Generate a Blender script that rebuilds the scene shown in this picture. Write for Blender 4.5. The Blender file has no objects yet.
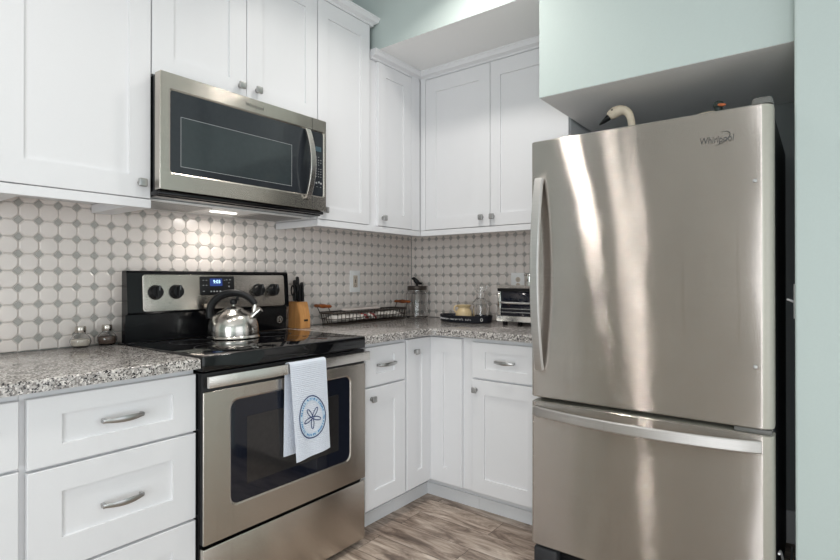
import bpy, bmesh, math, random
from mathutils import Vector, Matrix
random.seed(7)
S = bpy.context.scene
COL = S.collection
PI = math.pi

# ------------------------------------------------------------------ camera, world, light, exposure
cam_d = bpy.data.cameras.new('camera'); cam = bpy.data.objects.new('camera', cam_d); COL.objects.link(cam)
cam.location = (2.2619, -2.852, 1.1748)
cam.rotation_euler = (math.radians(90.208), 0, math.radians(37.4616))
cam_d.sensor_width = 36; cam_d.lens = 523.25 / 840 * 36
cam_d.shift_y = -3.7485 / 840
cam_d.clip_start = 0.01
S.camera = cam

w = bpy.data.worlds.new('world'); S.world = w; w.use_nodes = True
w.node_tree.nodes['Background'].inputs[0].default_value = (0.85, 0.93, 1, 1)
w.node_tree.nodes['Background'].inputs[1].default_value = 0.25

CAN_SPOTS = [(1.02, -1.08), (1.12, -1.98), (1.06, -2.83), (3.3, -3.7)]
CAN_POWER = [6.2, 2.1, 5.0, 6]
REAR_FILL_POWER = 70
SIDE_FILL_POWER = 21
HOOD_POWER = 1.1
CEIL = 2.75
def area(name, loc, rot, sx, sy, power, col, shape='RECTANGLE', spread=None):
    l = bpy.data.lights.new(name, 'AREA'); l.energy = power; l.color = col; l.shape = shape; l.size = sx
    if shape in ('RECTANGLE', 'ELLIPSE'): l.size_y = sy
    if spread: l.spread = spread
    o = bpy.data.objects.new(name, l); COL.objects.link(o); o.location = loc; o.rotation_euler = rot
    return o
for (x, y), pw in zip(CAN_SPOTS, CAN_POWER):
    area('ceiling_can_light', (x, y, CEIL - 0.012), (0, 0, 0), 0.13, 0.13, pw, (1.0, 0.955, 0.9), 'DISK', math.radians(135))
area('rear_fill_light', (3.0, -5.42, 1.1), (math.radians(90), 0, 0), 1.9, 2.0, REAR_FILL_POWER, (0.92, 0.965, 1.0))  # added soft fill from behind the camera, for the faces along the back run
area('side_fill_light', (4.12, -2.1, 1.1), (math.radians(90), 0, math.radians(90)), 2.2, 2.0, SIDE_FILL_POWER, (0.92, 0.965, 1.0))  # added soft fill from the right, evens out the range-wall cabinets
area('hood_light', (0.194, -1.545, 1.452), (0, 0, 0), 0.03, 0.11, HOOD_POWER, (1, 0.95, 0.88))

S.view_settings.view_transform = 'Standard'
S.view_settings.look = 'None'
S.view_settings.exposure = 0.0
S.view_settings.gamma = 1.0
S.view_settings.use_curve_mapping = False

# ------------------------------------------------------------------ materials
def srgb(r, g, b):
    f = lambda c: (c / 255 / 12.92) if c / 255 <= 0.04045 else ((c / 255 + 0.055) / 1.055) ** 2.4
    return (f(r), f(g), f(b), 1)
class NT:
    def __init__(s, name):
        s.m = bpy.data.materials.new(name); s.m.use_nodes = True; s.t = s.m.node_tree
        s.b = s.t.nodes['Principled BSDF']
    def n(s, kind, **kw):
        nd = s.t.nodes.new(kind)
        for k, v in kw.items(): setattr(nd, k, v)
        return nd
    def l(s, a, b): s.t.links.new(a, b)
    def coords(s, scale=(1, 1, 1)):
        tc = s.n('ShaderNodeTexCoord'); mp = s.n('ShaderNodeMapping'); mp.inputs['Scale'].default_value = scale
        s.l(tc.outputs['Object'], mp.inputs['Vector']); return mp.outputs['Vector']
    def noise(s, vec, scale, detail=3, rough=0.5, dist=0):
        nd = s.n('ShaderNodeTexNoise'); s.l(vec, nd.inputs['Vector'])
        nd.inputs['Scale'].default_value = scale; nd.inputs['Detail'].default_value = detail
        nd.inputs['Roughness'].default_value = rough; nd.inputs['Distortion'].default_value = dist
        return nd.outputs['Fac']
    def ramp(s, fac, stops, interp='LINEAR'):
        nd = s.n('ShaderNodeValToRGB'); s.l(fac, nd.inputs['Fac']); e = nd.color_ramp; e.interpolation = interp
        while len(e.elements) < len(stops): e.elements.new(0.5)
        for el, (p, c) in zip(e.elements, stops): el.position = p; el.color = c
        return nd.outputs['Color']
    def mix(s, fac, a, b, mode='MIX'):
        nd = s.n('ShaderNodeMix', data_type='RGBA', blend_type=mode)
        if isinstance(fac, float): nd.inputs[0].default_value = fac
        else: s.l(fac, nd.inputs[0])
        for i, v in ((6, a), (7, b)):
            if isinstance(v, tuple): nd.inputs[i].default_value = v
            else: s.l(v, nd.inputs[i])
        return nd.outputs[2]
    def bump(s, h, strength=0.2, dist=0.002):
        nd = s.n('ShaderNodeBump'); nd.inputs['Strength'].default_value = strength; nd.inputs['Distance'].default_value = dist
        s.l(h, nd.inputs['Height']); s.l(nd.outputs['Normal'], s.b.inputs['Normal']); return nd
    def set(s, **kw):
        for k, v in kw.items(): s.b.inputs[k.replace('_', ' ')].default_value = v
        return s
def plain(name, col, rough=0.5, metal=0.0, bump=0.0, bscale=60, var=0.03, **kw):
    k = NT(name); v = k.coords()
    nz = k.noise(v, bscale, 3)
    c = col if len(col) == 4 else (*col, 1)
    k.l(k.ramp(nz, [(0.3, tuple(x * (1 - var) for x in c[:3]) + (1,)), (0.7, tuple(min(1, x * (1 + var)) for x in c[:3]) + (1,))]), k.b.inputs['Base Color'])
    k.set(Roughness=rough, Metallic=metal)
    for a, b in kw.items(): k.b.inputs[a.replace('_', ' ')].default_value = b
    if bump: k.bump(nz, bump, 0.001)
    return k.m
def steel(name, col, rough=0.27, aniso=0.75, wave=0.0, smudge=0.05):
    k = NT(name)
    v = k.coords((3, 3, 420)); grain = k.noise(v, 1.0, 2)
    v2 = k.coords((5, 5, 2.5)); big = k.noise(v2, 1.4, 4, 0.6)
    c = col[:3]; drip = k.noise(k.coords((34, 34, 1.3)), 1.0, 2)
    base_c = k.ramp(big, [(0.3, tuple(x * (1 - smudge) for x in c) + (1,)), (0.7, tuple(min(1, x * (1 + smudge)) for x in c) + (1,))])
    base_c = k.mix(1.0, base_c, k.ramp(grain, [(0.3, (0.93, 0.93, 0.93, 1)), (0.7, (1, 1, 1, 1))]), 'MULTIPLY')
    base_c = k.mix(1.0, base_c, k.ramp(drip, [(0.28, (0.92, 0.91, 0.90, 1)), (0.36, (1, 1, 1, 1)), (0.66, (1, 1, 1, 1)), (0.72, (1.07, 1.07, 1.06, 1))]), 'MULTIPLY')
    k.l(base_c, k.b.inputs['Base Color'])
    k.set(Metallic=1.0, Roughness=rough)
    # brushed grain: fine horizontal grooves tip the normal up and down, slow dents tip it sideways
    def tilt(vec, scale, det, gain):
        nz = k.noise(vec, scale, det); mt = k.n('ShaderNodeMath', operation='MULTIPLY_ADD')
        k.l(nz, mt.inputs[0]); mt.inputs[1].default_value = gain; mt.inputs[2].default_value = -gain * 0.5; return mt.outputs[0]
    cb = k.n('ShaderNodeCombineXYZ'); k.l(tilt(k.coords((500, 500, 9000)), 1.0, 0, aniso), cb.inputs[2])
    if wave:
        wv = tilt(k.coords((1.6, 1.6, 1.1)), 1.7, 1.5, wave); k.l(wv, cb.inputs[0])
    ge = k.n('ShaderNodeNewGeometry'); ad = k.n('ShaderNodeVectorMath', operation='ADD'); k.l(ge.outputs['Normal'], ad.inputs[0]); k.l(cb.outputs[0], ad.inputs[1])
    no = k.n('ShaderNodeVectorMath', operation='NORMALIZE'); k.l(ad.outputs[0], no.inputs[0]); k.l(no.outputs[0], k.b.inputs['Normal'])
    return k.m

M = {}
M['cab'] = plain('white_cabinet_paint', srgb(235, 235, 237), 0.38, bscale=200, var=0.006)
M['toe'] = plain('white_toe_kick_paint', srgb(225, 226, 228), 0.5, bscale=90, var=0.01)
M['wall'] = plain('pale_aqua_wall_paint', srgb(197, 209, 206), 0.75, bump=0.12, bscale=180, var=0.01)
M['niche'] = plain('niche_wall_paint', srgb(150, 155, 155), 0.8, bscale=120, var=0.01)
M['ceil'] = plain('white_ceiling_paint', srgb(248, 248, 247), 0.85, bscale=150, var=0.01)
M['trim'] = plain('white_trim_paint', srgb(240, 240, 240), 0.4, var=0.006)
M['outside'] = plain('window_glass_pane', srgb(235, 240, 245), 0.1)
M['oct'] = plain('glazed_white_octagon_tile', srgb(232, 223, 217), 0.2, bscale=14, var=0.025)
M['dot'] = plain('grey_diamond_tile', srgb(174, 171, 166), 0.3, bscale=30, var=0.06)
M['grout'] = plain('tile_grout', srgb(206, 200, 195), 0.9, bscale=200, var=0.04)
M['steel'] = steel('brushed_stainless', (0.58, 0.535, 0.48), 0.22, 1.0)
M['fridge_steel'] = steel('fridge_stainless', (0.565, 0.522, 0.488), 0.09, 3.1, wave=0.048, smudge=0.04)
M['steel_light'] = steel('handle_stainless', (0.72, 0.69, 0.65), 0.25, 0.7)
M['bar'] = steel('satin_bar_handle', (0.60, 0.585, 0.57), 0.4, 0.8)
M['fridge_edge'] = plain('fridge_door_edge_grey', srgb(180, 177, 166), 0.42, 0.35, var=0.02)
M['hinge'] = plain('grey_hinge_plastic', srgb(108, 108, 105), 0.5)
M['nickel'] = plain('satin_nickel', (0.46, 0.455, 0.45), 0.3, 1.0)
M['chrome'] = plain('polished_chrome', (0.82, 0.81, 0.79), 0.1, 1.0, var=0.01)
M['kettle'] = plain('kettle_polished_steel', (0.66, 0.63, 0.59), 0.2, 1.0, var=0.01)
M['black'] = plain('black_enamel', (0.006, 0.006, 0.007), 0.14, Specular_IOR_Level=0.3)
M['blackmat'] = plain('matte_black_plastic', (0.011, 0.011, 0.012), 0.4, Specular_IOR_Level=0.3)
M['charcoal'] = plain('charcoal_case_paint', (0.04, 0.041, 0.045), 0.5, Specular_IOR_Level=0.3, bump=0.15, bscale=400)
M['glassblack'] = plain('black_ceramic_glass', (0.005, 0.005, 0.006), 0.05, bscale=8, var=0.1)
M['ovenglass'] = plain('smoked_oven_glass', (0.010, 0.012, 0.020), 0.05, var=0.1)
M['ovenglass_in'] = plain('oven_view_window', (0.028, 0.026, 0.026), 0.07, var=0.1)
M['mwglass'] = plain('microwave_door_glass', (0.030, 0.034, 0.040), 0.06, var=0.05)
M['mwmesh'] = plain('microwave_window_screen', (0.040, 0.050, 0.054), 0.09, var=0.05)
M['greyprint'] = plain('grey_printed_marks', (0.36, 0.37, 0.38), 0.5)
M['ring'] = plain('dark_grey_ring_print', (0.03, 0.03, 0.032), 0.3)
M['badge'] = plain('dark_badge_print', (0.06, 0.06, 0.06), 0.4)
M['white_plastic'] = plain('white_plastic', srgb(244, 244, 243), 0.35)
M['ivory'] = plain('ivory_socket_face', srgb(205, 192, 178), 0.4)
M['wood'] = None
M['bone'] = plain('cream_glazed_stoneware', srgb(228, 203, 158), 0.32, bscale=20, var=0.05)
M['dark_print'] = plain('dark_brown_print', (0.02, 0.014, 0.01), 0.5)
M['tray'] = plain('navy_black_enamel', (0.010, 0.012, 0.02), 0.3)
M['swan'] = plain('cream_painted_wood', srgb(222, 208, 186), 0.6, bscale=40, var=0.06)
M['mallard'] = plain('dark_green_painted_wood', (0.03, 0.045, 0.04), 0.45)
M['duckbody'] = plain('cream_white_decoy_paint', srgb(215, 205, 185), 0.6)
M['orange'] = plain('orange_bill_paint', srgb(236, 132, 84), 0.5)
M['wire'] = plain('dark_bronze_wire', (0.075, 0.062, 0.052), 0.45, 0.5)
M['napkin'] = plain('off_white_paper', srgb(226, 216, 210), 0.8)
M['packet'] = plain('white_wrapper_film', srgb(222, 218, 212), 0.3, bump=0.5, bscale=60)
M['packet_red'] = plain('red_printed_wrapper', srgb(150, 40, 45), 0.35)
M['salt'] = plain('coarse_white_salt', srgb(226, 216, 202), 0.9, bump=0.6, bscale=500)
M['pepper'] = plain('ground_pepper', srgb(92, 74, 62), 0.9, bump=0.6, bscale=500, var=0.4)
M['pebble'] = plain('grey_glass_beads', srgb(120, 122, 120), 0.3)
M['cork'] = plain('silver_lid_metal', (0.6, 0.55, 0.5), 0.22, 1.0)
M['paleblue'] = plain('pale_blue_ink', srgb(66, 138, 194), 0.8)
M['skyring'] = plain('sky_blue_ink_wash', srgb(206, 224, 240), 0.85)
M['navyink'] = plain('navy_ink', srgb(38, 60, 110), 0.8)
def glass(name, col=(1, 1, 1, 1), rough=0.02):
    k = NT(name); v = k.coords(); nz = k.noise(v, 30, 2)
    k.set(Base_Color=col, Roughness=rough, IOR=1.45); k.b.inputs['Transmission Weight'].default_value = 1.0
    k.bump(nz, 0.03, 0.001); return k.m
M['glass'] = glass('clear_glass')
M['smokeglass'] = glass('toaster_door_glass', (0.55, 0.57, 0.58, 1))
def emit(name, col, st):
    k = NT(name); k.set(Base_Color=(0.01, 0.01, 0.01, 1)); k.b.inputs['Emission Color'].default_value = (*col, 1); k.b.inputs['Emission Strength'].default_value = st; return k.m
M['lcd'] = emit('lit_blue_display', (0.01, 0.04, 0.22), 1.0)
M['lcd_digit'] = emit('lit_display_digits', (0.55, 0.85, 1.0), 2.0)
M['mw_lcd'] = emit('dim_display', (0.03, 0.07, 0.09), 1.0)
M['lens'] = emit('lit_lamp_lens', (1, 0.95, 0.86), 3.0)
M['can'] = emit('lit_can_lens', (1, 0.95, 0.88), 4.0)
def granite():
    k = NT('speckled_granite'); v = k.coords()
    base = k.ramp(k.noise(v, 26, 4, 0.6), [(0.3, srgb(140, 135, 131)), (0.5, srgb(180, 175, 171)), (0.72, srgb(208, 204, 201))])
    vo = k.n('ShaderNodeTexVoronoi'); k.l(v, vo.inputs['Vector']); vo.inputs['Scale'].default_value = 235
    sp = k.n('ShaderNodeSeparateColor'); k.l(vo.outputs['Color'], sp.inputs['Color'])
    m1 = k.ramp(sp.outputs[0], [(0.0, (1, 1, 1, 1)), (0.17, (1, 1, 1, 1)), (0.18, (0, 0, 0, 1))], 'CONSTANT')
    m2 = k.ramp(sp.outputs[1], [(0.0, (1, 1, 1, 1)), (0.30, (1, 1, 1, 1)), (0.31, (0, 0, 0, 1))], 'CONSTANT')
    c = k.mix(m2, base, srgb(128, 122, 118))
    c = k.mix(m1, c, srgb(40, 39, 42))
    wt = k.ramp(sp.outputs[2], [(0.0, (0, 0, 0, 1)), (0.86, (1, 1, 1, 1))], 'CONSTANT')
    c = k.mix(wt, c, srgb(222, 217, 212))
    k.l(c, k.b.inputs['Base Color']); k.set(Roughness=0.14)
    return k.m
M['granite'] = granite()
def planks():
    k = NT('weathered_oak_planks'); v = k.coords()
    br = k.n('ShaderNodeTexBrick'); k.l(v, br.inputs['Vector'])
    br.inputs['Scale'].default_value = 1; br.inputs['Brick Width'].default_value = 1.05; br.inputs['Row Height'].default_value = 0.152
    br.inputs['Mortar Size'].default_value = 0.0012; br.inputs['Mortar Smooth'].default_value = 0.1
    br.inputs['Color1'].default_value = (0, 0, 0, 1); br.inputs['Color2'].default_value = (1, 1, 1, 1); br.inputs['Mortar'].default_value = (0.5, 0.5, 0.5, 1)
    br.offset = 0.37; br.offset_frequency = 2
    # shift the grain plank by plank
    add = k.n('ShaderNodeVectorMath', operation='MULTIPLY_ADD'); k.l(br.outputs['Color'], add.inputs[0]); add.inputs[1].default_value = (7.3, 3.1, 0); k.l(v, add.inputs[2])
    mp = k.n('ShaderNodeMapping'); mp.inputs['Scale'].default_value = (2.6, 11, 1); k.l(add.outputs[0], mp.inputs['Vector'])
    g = k.noise(mp.outputs['Vector'], 1.6, 8, 0.68, 0.9)
    mp2 = k.n('ShaderNodeMapping'); mp2.inputs['Scale'].default_value = (8, 150, 1); k.l(add.outputs[0], mp2.inputs['Vector'])
    fine = k.noise(mp2.outputs['Vector'], 1.0, 4, 0.6)
    c = k.ramp(g, [(0.30, srgb(96, 80, 70)), (0.42, srgb(148, 129, 115)), (0.54, srgb(200, 181, 165)), (0.68, srgb(234, 220, 206))])
    c = k.mix(1.0, c, k.ramp(fine, [(0.3, (0.72, 0.72, 0.72, 1)), (0.65, (1, 1, 1, 1))]), 'MULTIPLY')
    c = k.mix(1.0, c, k.ramp(br.outputs['Color'], [(0, (0.82, 0.80, 0.79, 1)), (1, (1, 1, 1, 1))]), 'MULTIPLY')
    c = k.mix(br.outputs['Fac'], c, srgb(66, 54, 46))
    k.l(c, k.b.inputs['Base Color']); k.set(Roughness=0.42); k.bump(fine, 0.15, 0.001)
    return k.m
M['planks'] = planks()
def woodm(name, a, b, sc=(4, 4, 40)):
    k = NT(name); v = k.coords(sc); g = k.noise(v, 1.5, 5, 0.6, 0.4)
    k.l(k.ramp(g, [(0.3, a), (0.7, b)]), k.b.inputs['Base Color']); k.set(Roughness=0.42); return k.m
M['block'] = woodm('pale_beech_wood', srgb(186, 128, 72), srgb(214, 158, 98), (40, 40, 4))
M['handlewood'] = woodm('amber_turned_wood', srgb(104, 52, 20), srgb(160, 90, 42), (30, 6, 30))
def towelm():
    k = NT('white_waffle_cotton'); v = k.coords()
    wv = k.n('ShaderNodeTexWave', wave_type='BANDS', bands_direction='Z'); k.l(v, wv.inputs['Vector']); wv.inputs['Scale'].default_value = 42; wv.inputs['Distortion'].default_value = 0.6
    wy = k.n('ShaderNodeTexWave', wave_type='BANDS', bands_direction='Y'); k.l(v, wy.inputs['Vector']); wy.inputs['Scale'].default_value = 60
    mm = k.n('ShaderNodeMath', operation='MULTIPLY_ADD'); k.l(wy.outputs['Fac'], mm.inputs[0]); mm.inputs[1].default_value = 0.35; k.l(wv.outputs['Fac'], mm.inputs[2])
    k.set(Base_Color=srgb(226, 232, 243), Roughness=0.9); k.bump(mm.outputs[0], 0.5, 0.002); return k.m
M['towel'] = towelm()

# ------------------------------------------------------------------ mesh helpers
def new(): return bmesh.new()
def box(bm, x0, x1, y0, y1, z0, z1, bev=0.0, seg=2):
    x0, x1 = sorted((x0, x1)); y0, y1 = sorted((y0, y1)); z0, z1 = sorted((z0, z1))
    t = bmesh.new(); r = bmesh.ops.create_cube(t, size=1)
    for v in t.verts: v.co = Vector(((x0 + x1) / 2 + v.co.x * (x1 - x0), (y0 + y1) / 2 + v.co.y * (y1 - y0), (z0 + z1) / 2 + v.co.z * (z1 - z0)))
    if bev: bmesh.ops.bevel(t, geom=list(t.edges), offset=bev, segments=seg, profile=0.5, affect='EDGES')
    merge(bm, t); return bm
def merge(bm, t, mat=None, mi=None):
    if mat: t.transform(mat)
    if mi is not None:
        for f in t.faces: f.material_index = mi
    me = bpy.data.meshes.new('tmp'); t.to_mesh(me); t.free(); bm.from_mesh(me); bpy.data.meshes.remove(me)
def frame(o, x, y):
    x = Vector(x).normalized(); y = Vector(y); y = (y - x * y.dot(x)).normalized(); z = x.cross(y)
    m = Matrix((x, y, z)).transposed().to_4x4(); m.translation = Vector(o); return m
def cyl(bm, p0, p1, r, r2=None, n=24, cap=True):
    p0, p1 = Vector(p0), Vector(p1); d = p1 - p0
    t = bmesh.new(); bmesh.ops.create_cone(t, cap_ends=cap, segments=n, radius1=r, radius2=r if r2 is None else r2, depth=d.length)
    q = d.to_track_quat('Z', 'Y').to_matrix().to_4x4(); q.translation = (p0 + p1) / 2
    merge(bm, t, q); return bm
def lathe(bm, prof, c, n=40, mat=None, mi=None):
    t = bmesh.new(); rings = []
    for r, z in prof:
        if r < 1e-5: rings.append([t.verts.new((0, 0, z))])
        else: rings.append([t.verts.new((r * math.cos(2 * PI * i / n), r * math.sin(2 * PI * i / n), z)) for i in range(n)])
    for a, b in zip(rings, rings[1:]):
        for i in range(n):
            j = (i + 1) % n
            if len(a) == 1 and len(b) == 1: continue
            if len(a) == 1: t.faces.new((a[0], b[i], b[j]))
            elif len(b) == 1: t.faces.new((a[i], b[0], a[j]))
            else: t.faces.new((a[i], b[i], b[j], a[j]))
    bmesh.ops.recalc_face_normals(t, faces=t.faces)
    m = mat if mat else Matrix.Translation(Vector(c)); merge(bm, t, m, mi); return bm
def tube(bm, pts, r, n=8, closed=False, rs=None, flat=None):
    """sweep a circle (or an ellipse, flat=(width axis radius, other radius)) along points"""
    P = [Vector(p) for p in pts]; t = bmesh.new(); rings = []; N = len(P); up = None
    for i, p in enumerate(P):
        a = P[(i - 1) % N] if closed or i > 0 else p; b = P[(i + 1) % N] if closed or i < N - 1 else p
        d = (b - a).normalized()
        if up is None: up = Vector((0, 0, 1)) if abs(d.z) < 0.9 else Vector((1, 0, 0))
        s = d.cross(up).normalized(); u = s.cross(d).normalized(); up = u
        rr = rs[i] if rs else r
        rings.append([t.verts.new(p + s * math.cos(2 * PI * k / n) * rr * (flat[0] if flat else 1) + u * math.sin(2 * PI * k / n) * rr * (flat[1] if flat else 1)) for k in range(n)])
    for i in range(N if closed else N - 1):
        a, b = rings[i], rings[(i + 1) % N]
        for k in range(n): t.faces.new((a[k], a[(k + 1) % n], b[(k + 1) % n], b[k]))
    if not closed: t.faces.new(rings[0]); t.faces.new(list(reversed(rings[-1])))
    bmesh.ops.recalc_face_normals(t, faces=t.faces); merge(bm, t); return bm
def prism(bm, poly, m, h, bev=0.0, seg=2):
    """poly in local xy, extruded 0..h along local z, placed by matrix m"""
    t = bmesh.new(); a = [t.verts.new((x, y, 0)) for x, y in poly]; b = [t.verts.new((x, y, h)) for x, y in poly]
    t.faces.new(list(reversed(a))); t.faces.new(b)
    for i in range(len(a)): j = (i + 1) % len(a); t.faces.new((a[i], a[j], b[j], b[i]))
    bmesh.ops.recalc_face_normals(t, faces=t.faces)
    if bev: bmesh.ops.bevel(t, geom=[e for e in t.edges if abs(e.verts[0].co.z - h) < 1e-6 and abs(e.verts[1].co.z - h) < 1e-6], offset=bev, segments=seg, profile=0.5, affect='EDGES')
    merge(bm, t, m); return bm
def rrect(w, h, r, n=5, cx=0, cy=0):
    pts = []
    for sx, sy, a0 in ((1, 1, 0), (-1, 1, 90), (-1, -1, 180), (1, -1, 270)):
        for k in range(n + 1):
            a = math.radians(a0 + 90 * k / n); pts.append((cx + sx * (w / 2 - r) + r * math.cos(a), cy + sy * (h / 2 - r) + r * math.sin(a)))
    return pts
def text(bm, s, m, size, depth=0.0006, shear=0.0, squeeze=1.0):
    c = bpy.data.curves.new('tmp_text', 'FONT'); c.body = s; c.size = size; c.extrude = depth; c.shear = shear; c.align_x = 'CENTER'; c.align_y = 'CENTER'
    o = bpy.data.objects.new('tmp_text', c); COL.objects.link(o)
    dg = bpy.context.evaluated_depsgraph_get(); dg.update()
    me = bpy.data.meshes.new_from_object(o.evaluated_get(dg)); bpy.data.objects.remove(o); bpy.data.curves.remove(c)
    t = bmesh.new(); t.from_mesh(me); bpy.data.meshes.remove(me); t.transform(Matrix.Diagonal((squeeze, 1, 1, 1))); merge(bm, t, m); return bm
def origin_of(o):
    v = Vector((0, 0, 0))
    while o: v += o.location; o = o.parent
    return v
def obj(name, bm, mats, parent=None, smooth=True, angle=35):
    me = bpy.data.meshes.new(name)
    if parent: bmesh.ops.translate(bm, verts=bm.verts, vec=-origin_of(parent))
    bm.normal_update(); bm.to_mesh(me); bm.free()
    for m in (mats if isinstance(mats, (list, tuple)) else [mats]): me.materials.append(m)
    o = bpy.data.objects.new(name, me); COL.objects.link(o); o.parent = parent
    if smooth:
        for p in me.polygons: p.use_smooth = True
        me.set_sharp_from_angle(angle=math.radians(angle))
    return o
def thing(name, label, cat, loc, group=None):
    o = bpy.data.objects.new(name, None); COL.objects.link(o); o.location = loc; o.empty_display_size = 0.05
    o['label'] = label; o['category'] = cat
    if group: o['group'] = group
    return o
def tag(o, label, cat, group=None):
    o['label'] = label; o['category'] = cat
    if group: o['group'] = group
    return o
def struct(name, bm, m, label=None, cat=None, smooth=False):
    o = obj(name, bm, m, None, smooth); o['kind'] = 'structure'
    if label: o['label'] = label
    if cat: o['category'] = cat
    return o

# ------------------------------------------------------------------ room shell
RX, RY = 4.2, -5.5
WX = 2.195                      # edge of the stub wall beside the refrigerator
bm = new(); box(bm, -0.1, RX + 0.1, RY - 0.1, 0.1, -0.08, 0); struct('floor', bm, M['planks'], 'weathered brown grey wood plank floor', 'floor')
bm = new(); box(bm, -0.1, RX + 0.1, RY - 0.1, 0.1, CEIL, CEIL + 0.08); struct('ceiling', bm, M['ceil'], 'white ceiling', 'ceiling')
bm = new(); box(bm, -0.1, 0, RY, 0.1, 0, CEIL); struct('wall_left', bm, M['wall'], 'pale aqua wall behind the range', 'wall')
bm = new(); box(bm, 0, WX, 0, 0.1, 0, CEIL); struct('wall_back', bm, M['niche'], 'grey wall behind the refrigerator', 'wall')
bm = new(); box(bm, WX, RX + 0.1, -0.78, 0.1, 0, CEIL, 0.006); struct('wall_right', bm, M['wall'], 'pale aqua wall right of the refrigerator', 'wall')
def under(bm):
    bm.normal_update()
    for f in bm.faces:
        if f.normal.z < -0.5: f.material_index = 1
# soffits: the one over the corner cupboards and the deeper drop over the refrigerator
bm = new(); box(bm, 0.0, 1.289, -0.73, 0, 2.421, CEIL, 0); under(bm); struct('wall_soffit_upper', bm, [M['wall'], M['ceil']], 'pale aqua soffit above the corner cabinets', 'soffit')
bm = new(); box(bm, 1.289, WX, -0.73, 0, 1.958, CEIL, 0.003); under(bm); struct('wall_soffit_lower', bm, [M['wall'], M['ceil']], 'pale aqua dropped soffit above the refrigerator', 'soffit')
# rear and far walls out of view, openings added for the fill lights
def wall_with_hole(name, a0, a1, h0, h1, z0, z1, axis, c0, c1, label):
    bm = new()
    def b(p, q, u, v):
        if axis == 'y': box(bm, p, q, c0, c1, u, v)
        else: box(bm, c0, c1, p, q, u, v)
    b(a0, h0, 0, CEIL); b(h1, a1, 0, CEIL); b(h0, h1, 0, z0); b(h0, h1, z1, CEIL)
    struct(name, bm, M['wall'], label, 'wall')
wall_with_hole('wall_rear', 0, RX, 2.05, 3.95, 0.06, 2.14, 'y', RY - 0.1, RY, 'pale aqua wall behind the viewer')
wall_with_hole('wall_far_right', RY, -0.78, -3.2, -1.0, 0.06, 2.14, 'x', RX, RX + 0.1, 'pale aqua wall on the far right')
bm = new(); box(bm, WX - 0.9, WX, -0.016, 0, 0, 0.146, 0.003); struct('baseboard_back', bm, M['trim'], 'white baseboard behind the refrigerator', 'baseboard')

# tiled backsplash on both walls
def backsplash(name, mp, a_lo, a_hi, z_lo, z_hi, a_ref, z_ref, pa, pz, label):
    t = bmesh.new()
    def face(pts, mi):
        f = t.faces.new([t.verts.new(p) for p in pts]); f.material_index = mi
    def tile(pts, c, d0, d1, inset, mi):
        outer = [mp(a, d0, z) for a, z in pts]
        def sh(a, z):
            va, vz = c[0] - a, c[1] - z; L = math.hypot(va, vz); return (a + va / L * inset, z + vz / L * inset)
        ins = [sh(a, z) for a, z in pts]; ins = [(min(max(a, a_lo), a_hi), min(max(z, z_lo), z_hi)) for a, z in ins]
        ins2 = [(c[0] + (a - c[0]) * 0.90, c[1] + (z - c[1]) * 0.90) for a, z in ins]
        rings = [outer, [mp(a, d1 * 0.82, z) for a, z in ins], [mp(a, d1, z) for a, z in ins2]]
        vs = [[t.verts.new(p) for p in r] for r in rings]; n = len(pts)
        for A, B in zip(vs, vs[1:]):
            for i in range(n):
                j = (i + 1) % n
                if (Vector(A[i].co) - Vector(A[j].co)).length < 1e-6 and (Vector(B[i].co) - Vector(B[j].co)).length < 1e-6: continue
                f = t.faces.new((A[i], A[j], B[j], B[i])); f.material_index = mi
        f = t.faces.new(vs[2]); f.material_index = mi
    face([mp(a_lo, 0.0035, z_lo), mp(a_hi, 0.0035, z_lo), mp(a_hi, 0.0035, z_hi), mp(a_lo, 0.0035, z_hi)], 2)
    cl = lambda a, z: (min(max(a, a_lo), a_hi), min(max(z, z_lo), z_hi))
    s = 0.268; g = 0.0010
    i0, i1 = math.floor((a_lo - a_ref) / pa) - 1, math.ceil((a_hi - a_ref) / pa) + 1
    k0, k1 = math.floor((z_lo - z_ref) / pz) - 1, math.ceil((z_hi - z_ref) / pz) + 1
    for i in range(i0, i1):
        for k in range(k0, k1):
            a, z = a_ref + i * pa, z_ref + k * pz
            # diamond centred on the grid node
            if a_lo < a < a_hi and z_lo < z < z_hi:
                d = s * 0.92
                tile([cl(a - d * pa, z), cl(a, z - d * pz), cl(a + d * pa, z), cl(a, z + d * pz)], (a, z), 0.0035, 0.0060, 0.0018, 1)
            x0, x1, y0, y1 = a + g, a + pa - g, z + g, z + pz - g; sa, sz = s * pa, s * pz
            c = cl(a + pa / 2, z + pz / 2)
            pts = [(x0 + sa, y0), (x1 - sa, y0), (x1, y0 + sz), (x1, y1 - sz), (x1 - sa, y1), (x0 + sa, y1), (x0, y1 - sz), (x0, y0 + sz)]
            if x1 - 0.008 <= a_lo or x0 + 0.008 >= a_hi or y1 - 0.008 <= z_lo or y0 + 0.008 >= z_hi: continue
            q = []
            for p in pts: q.append(cl(*p))
            cx = (max(a_lo, x0) + min(a_hi, x1)) / 2; cz = (max(z_lo, y0) + min(z_hi, y1)) / 2
            tile(q, (cx, cz), 0.0035, 0.0085, 0.0016, 0)
    # top, end faces so that the tile sheet has thickness
    bmesh.ops.recalc_face_normals(t, faces=t.faces)
    bm = new(); merge(bm, t)
    return struct(name, bm, [M['oct'], M['dot'], M['grout']], label, 'backsplash', smooth=False)
backsplash('wall_tile_left', lambda a, d, z: (d, a, z), -2.95, -0.0085, 0.9145, 1.62, -2.246, 1.3835, 0.0613, 0.0607, 'octagon and dot tile backsplash behind the range')
backsplash('wall_tile_back', lambda a, d, z: (a, -d, z), 0.0085, 1.30, 0.9145, 1.50, 0.216, 1.2560, 0.0587, 0.0607, 'octagon and dot tile backsplash on the back wall')

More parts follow.
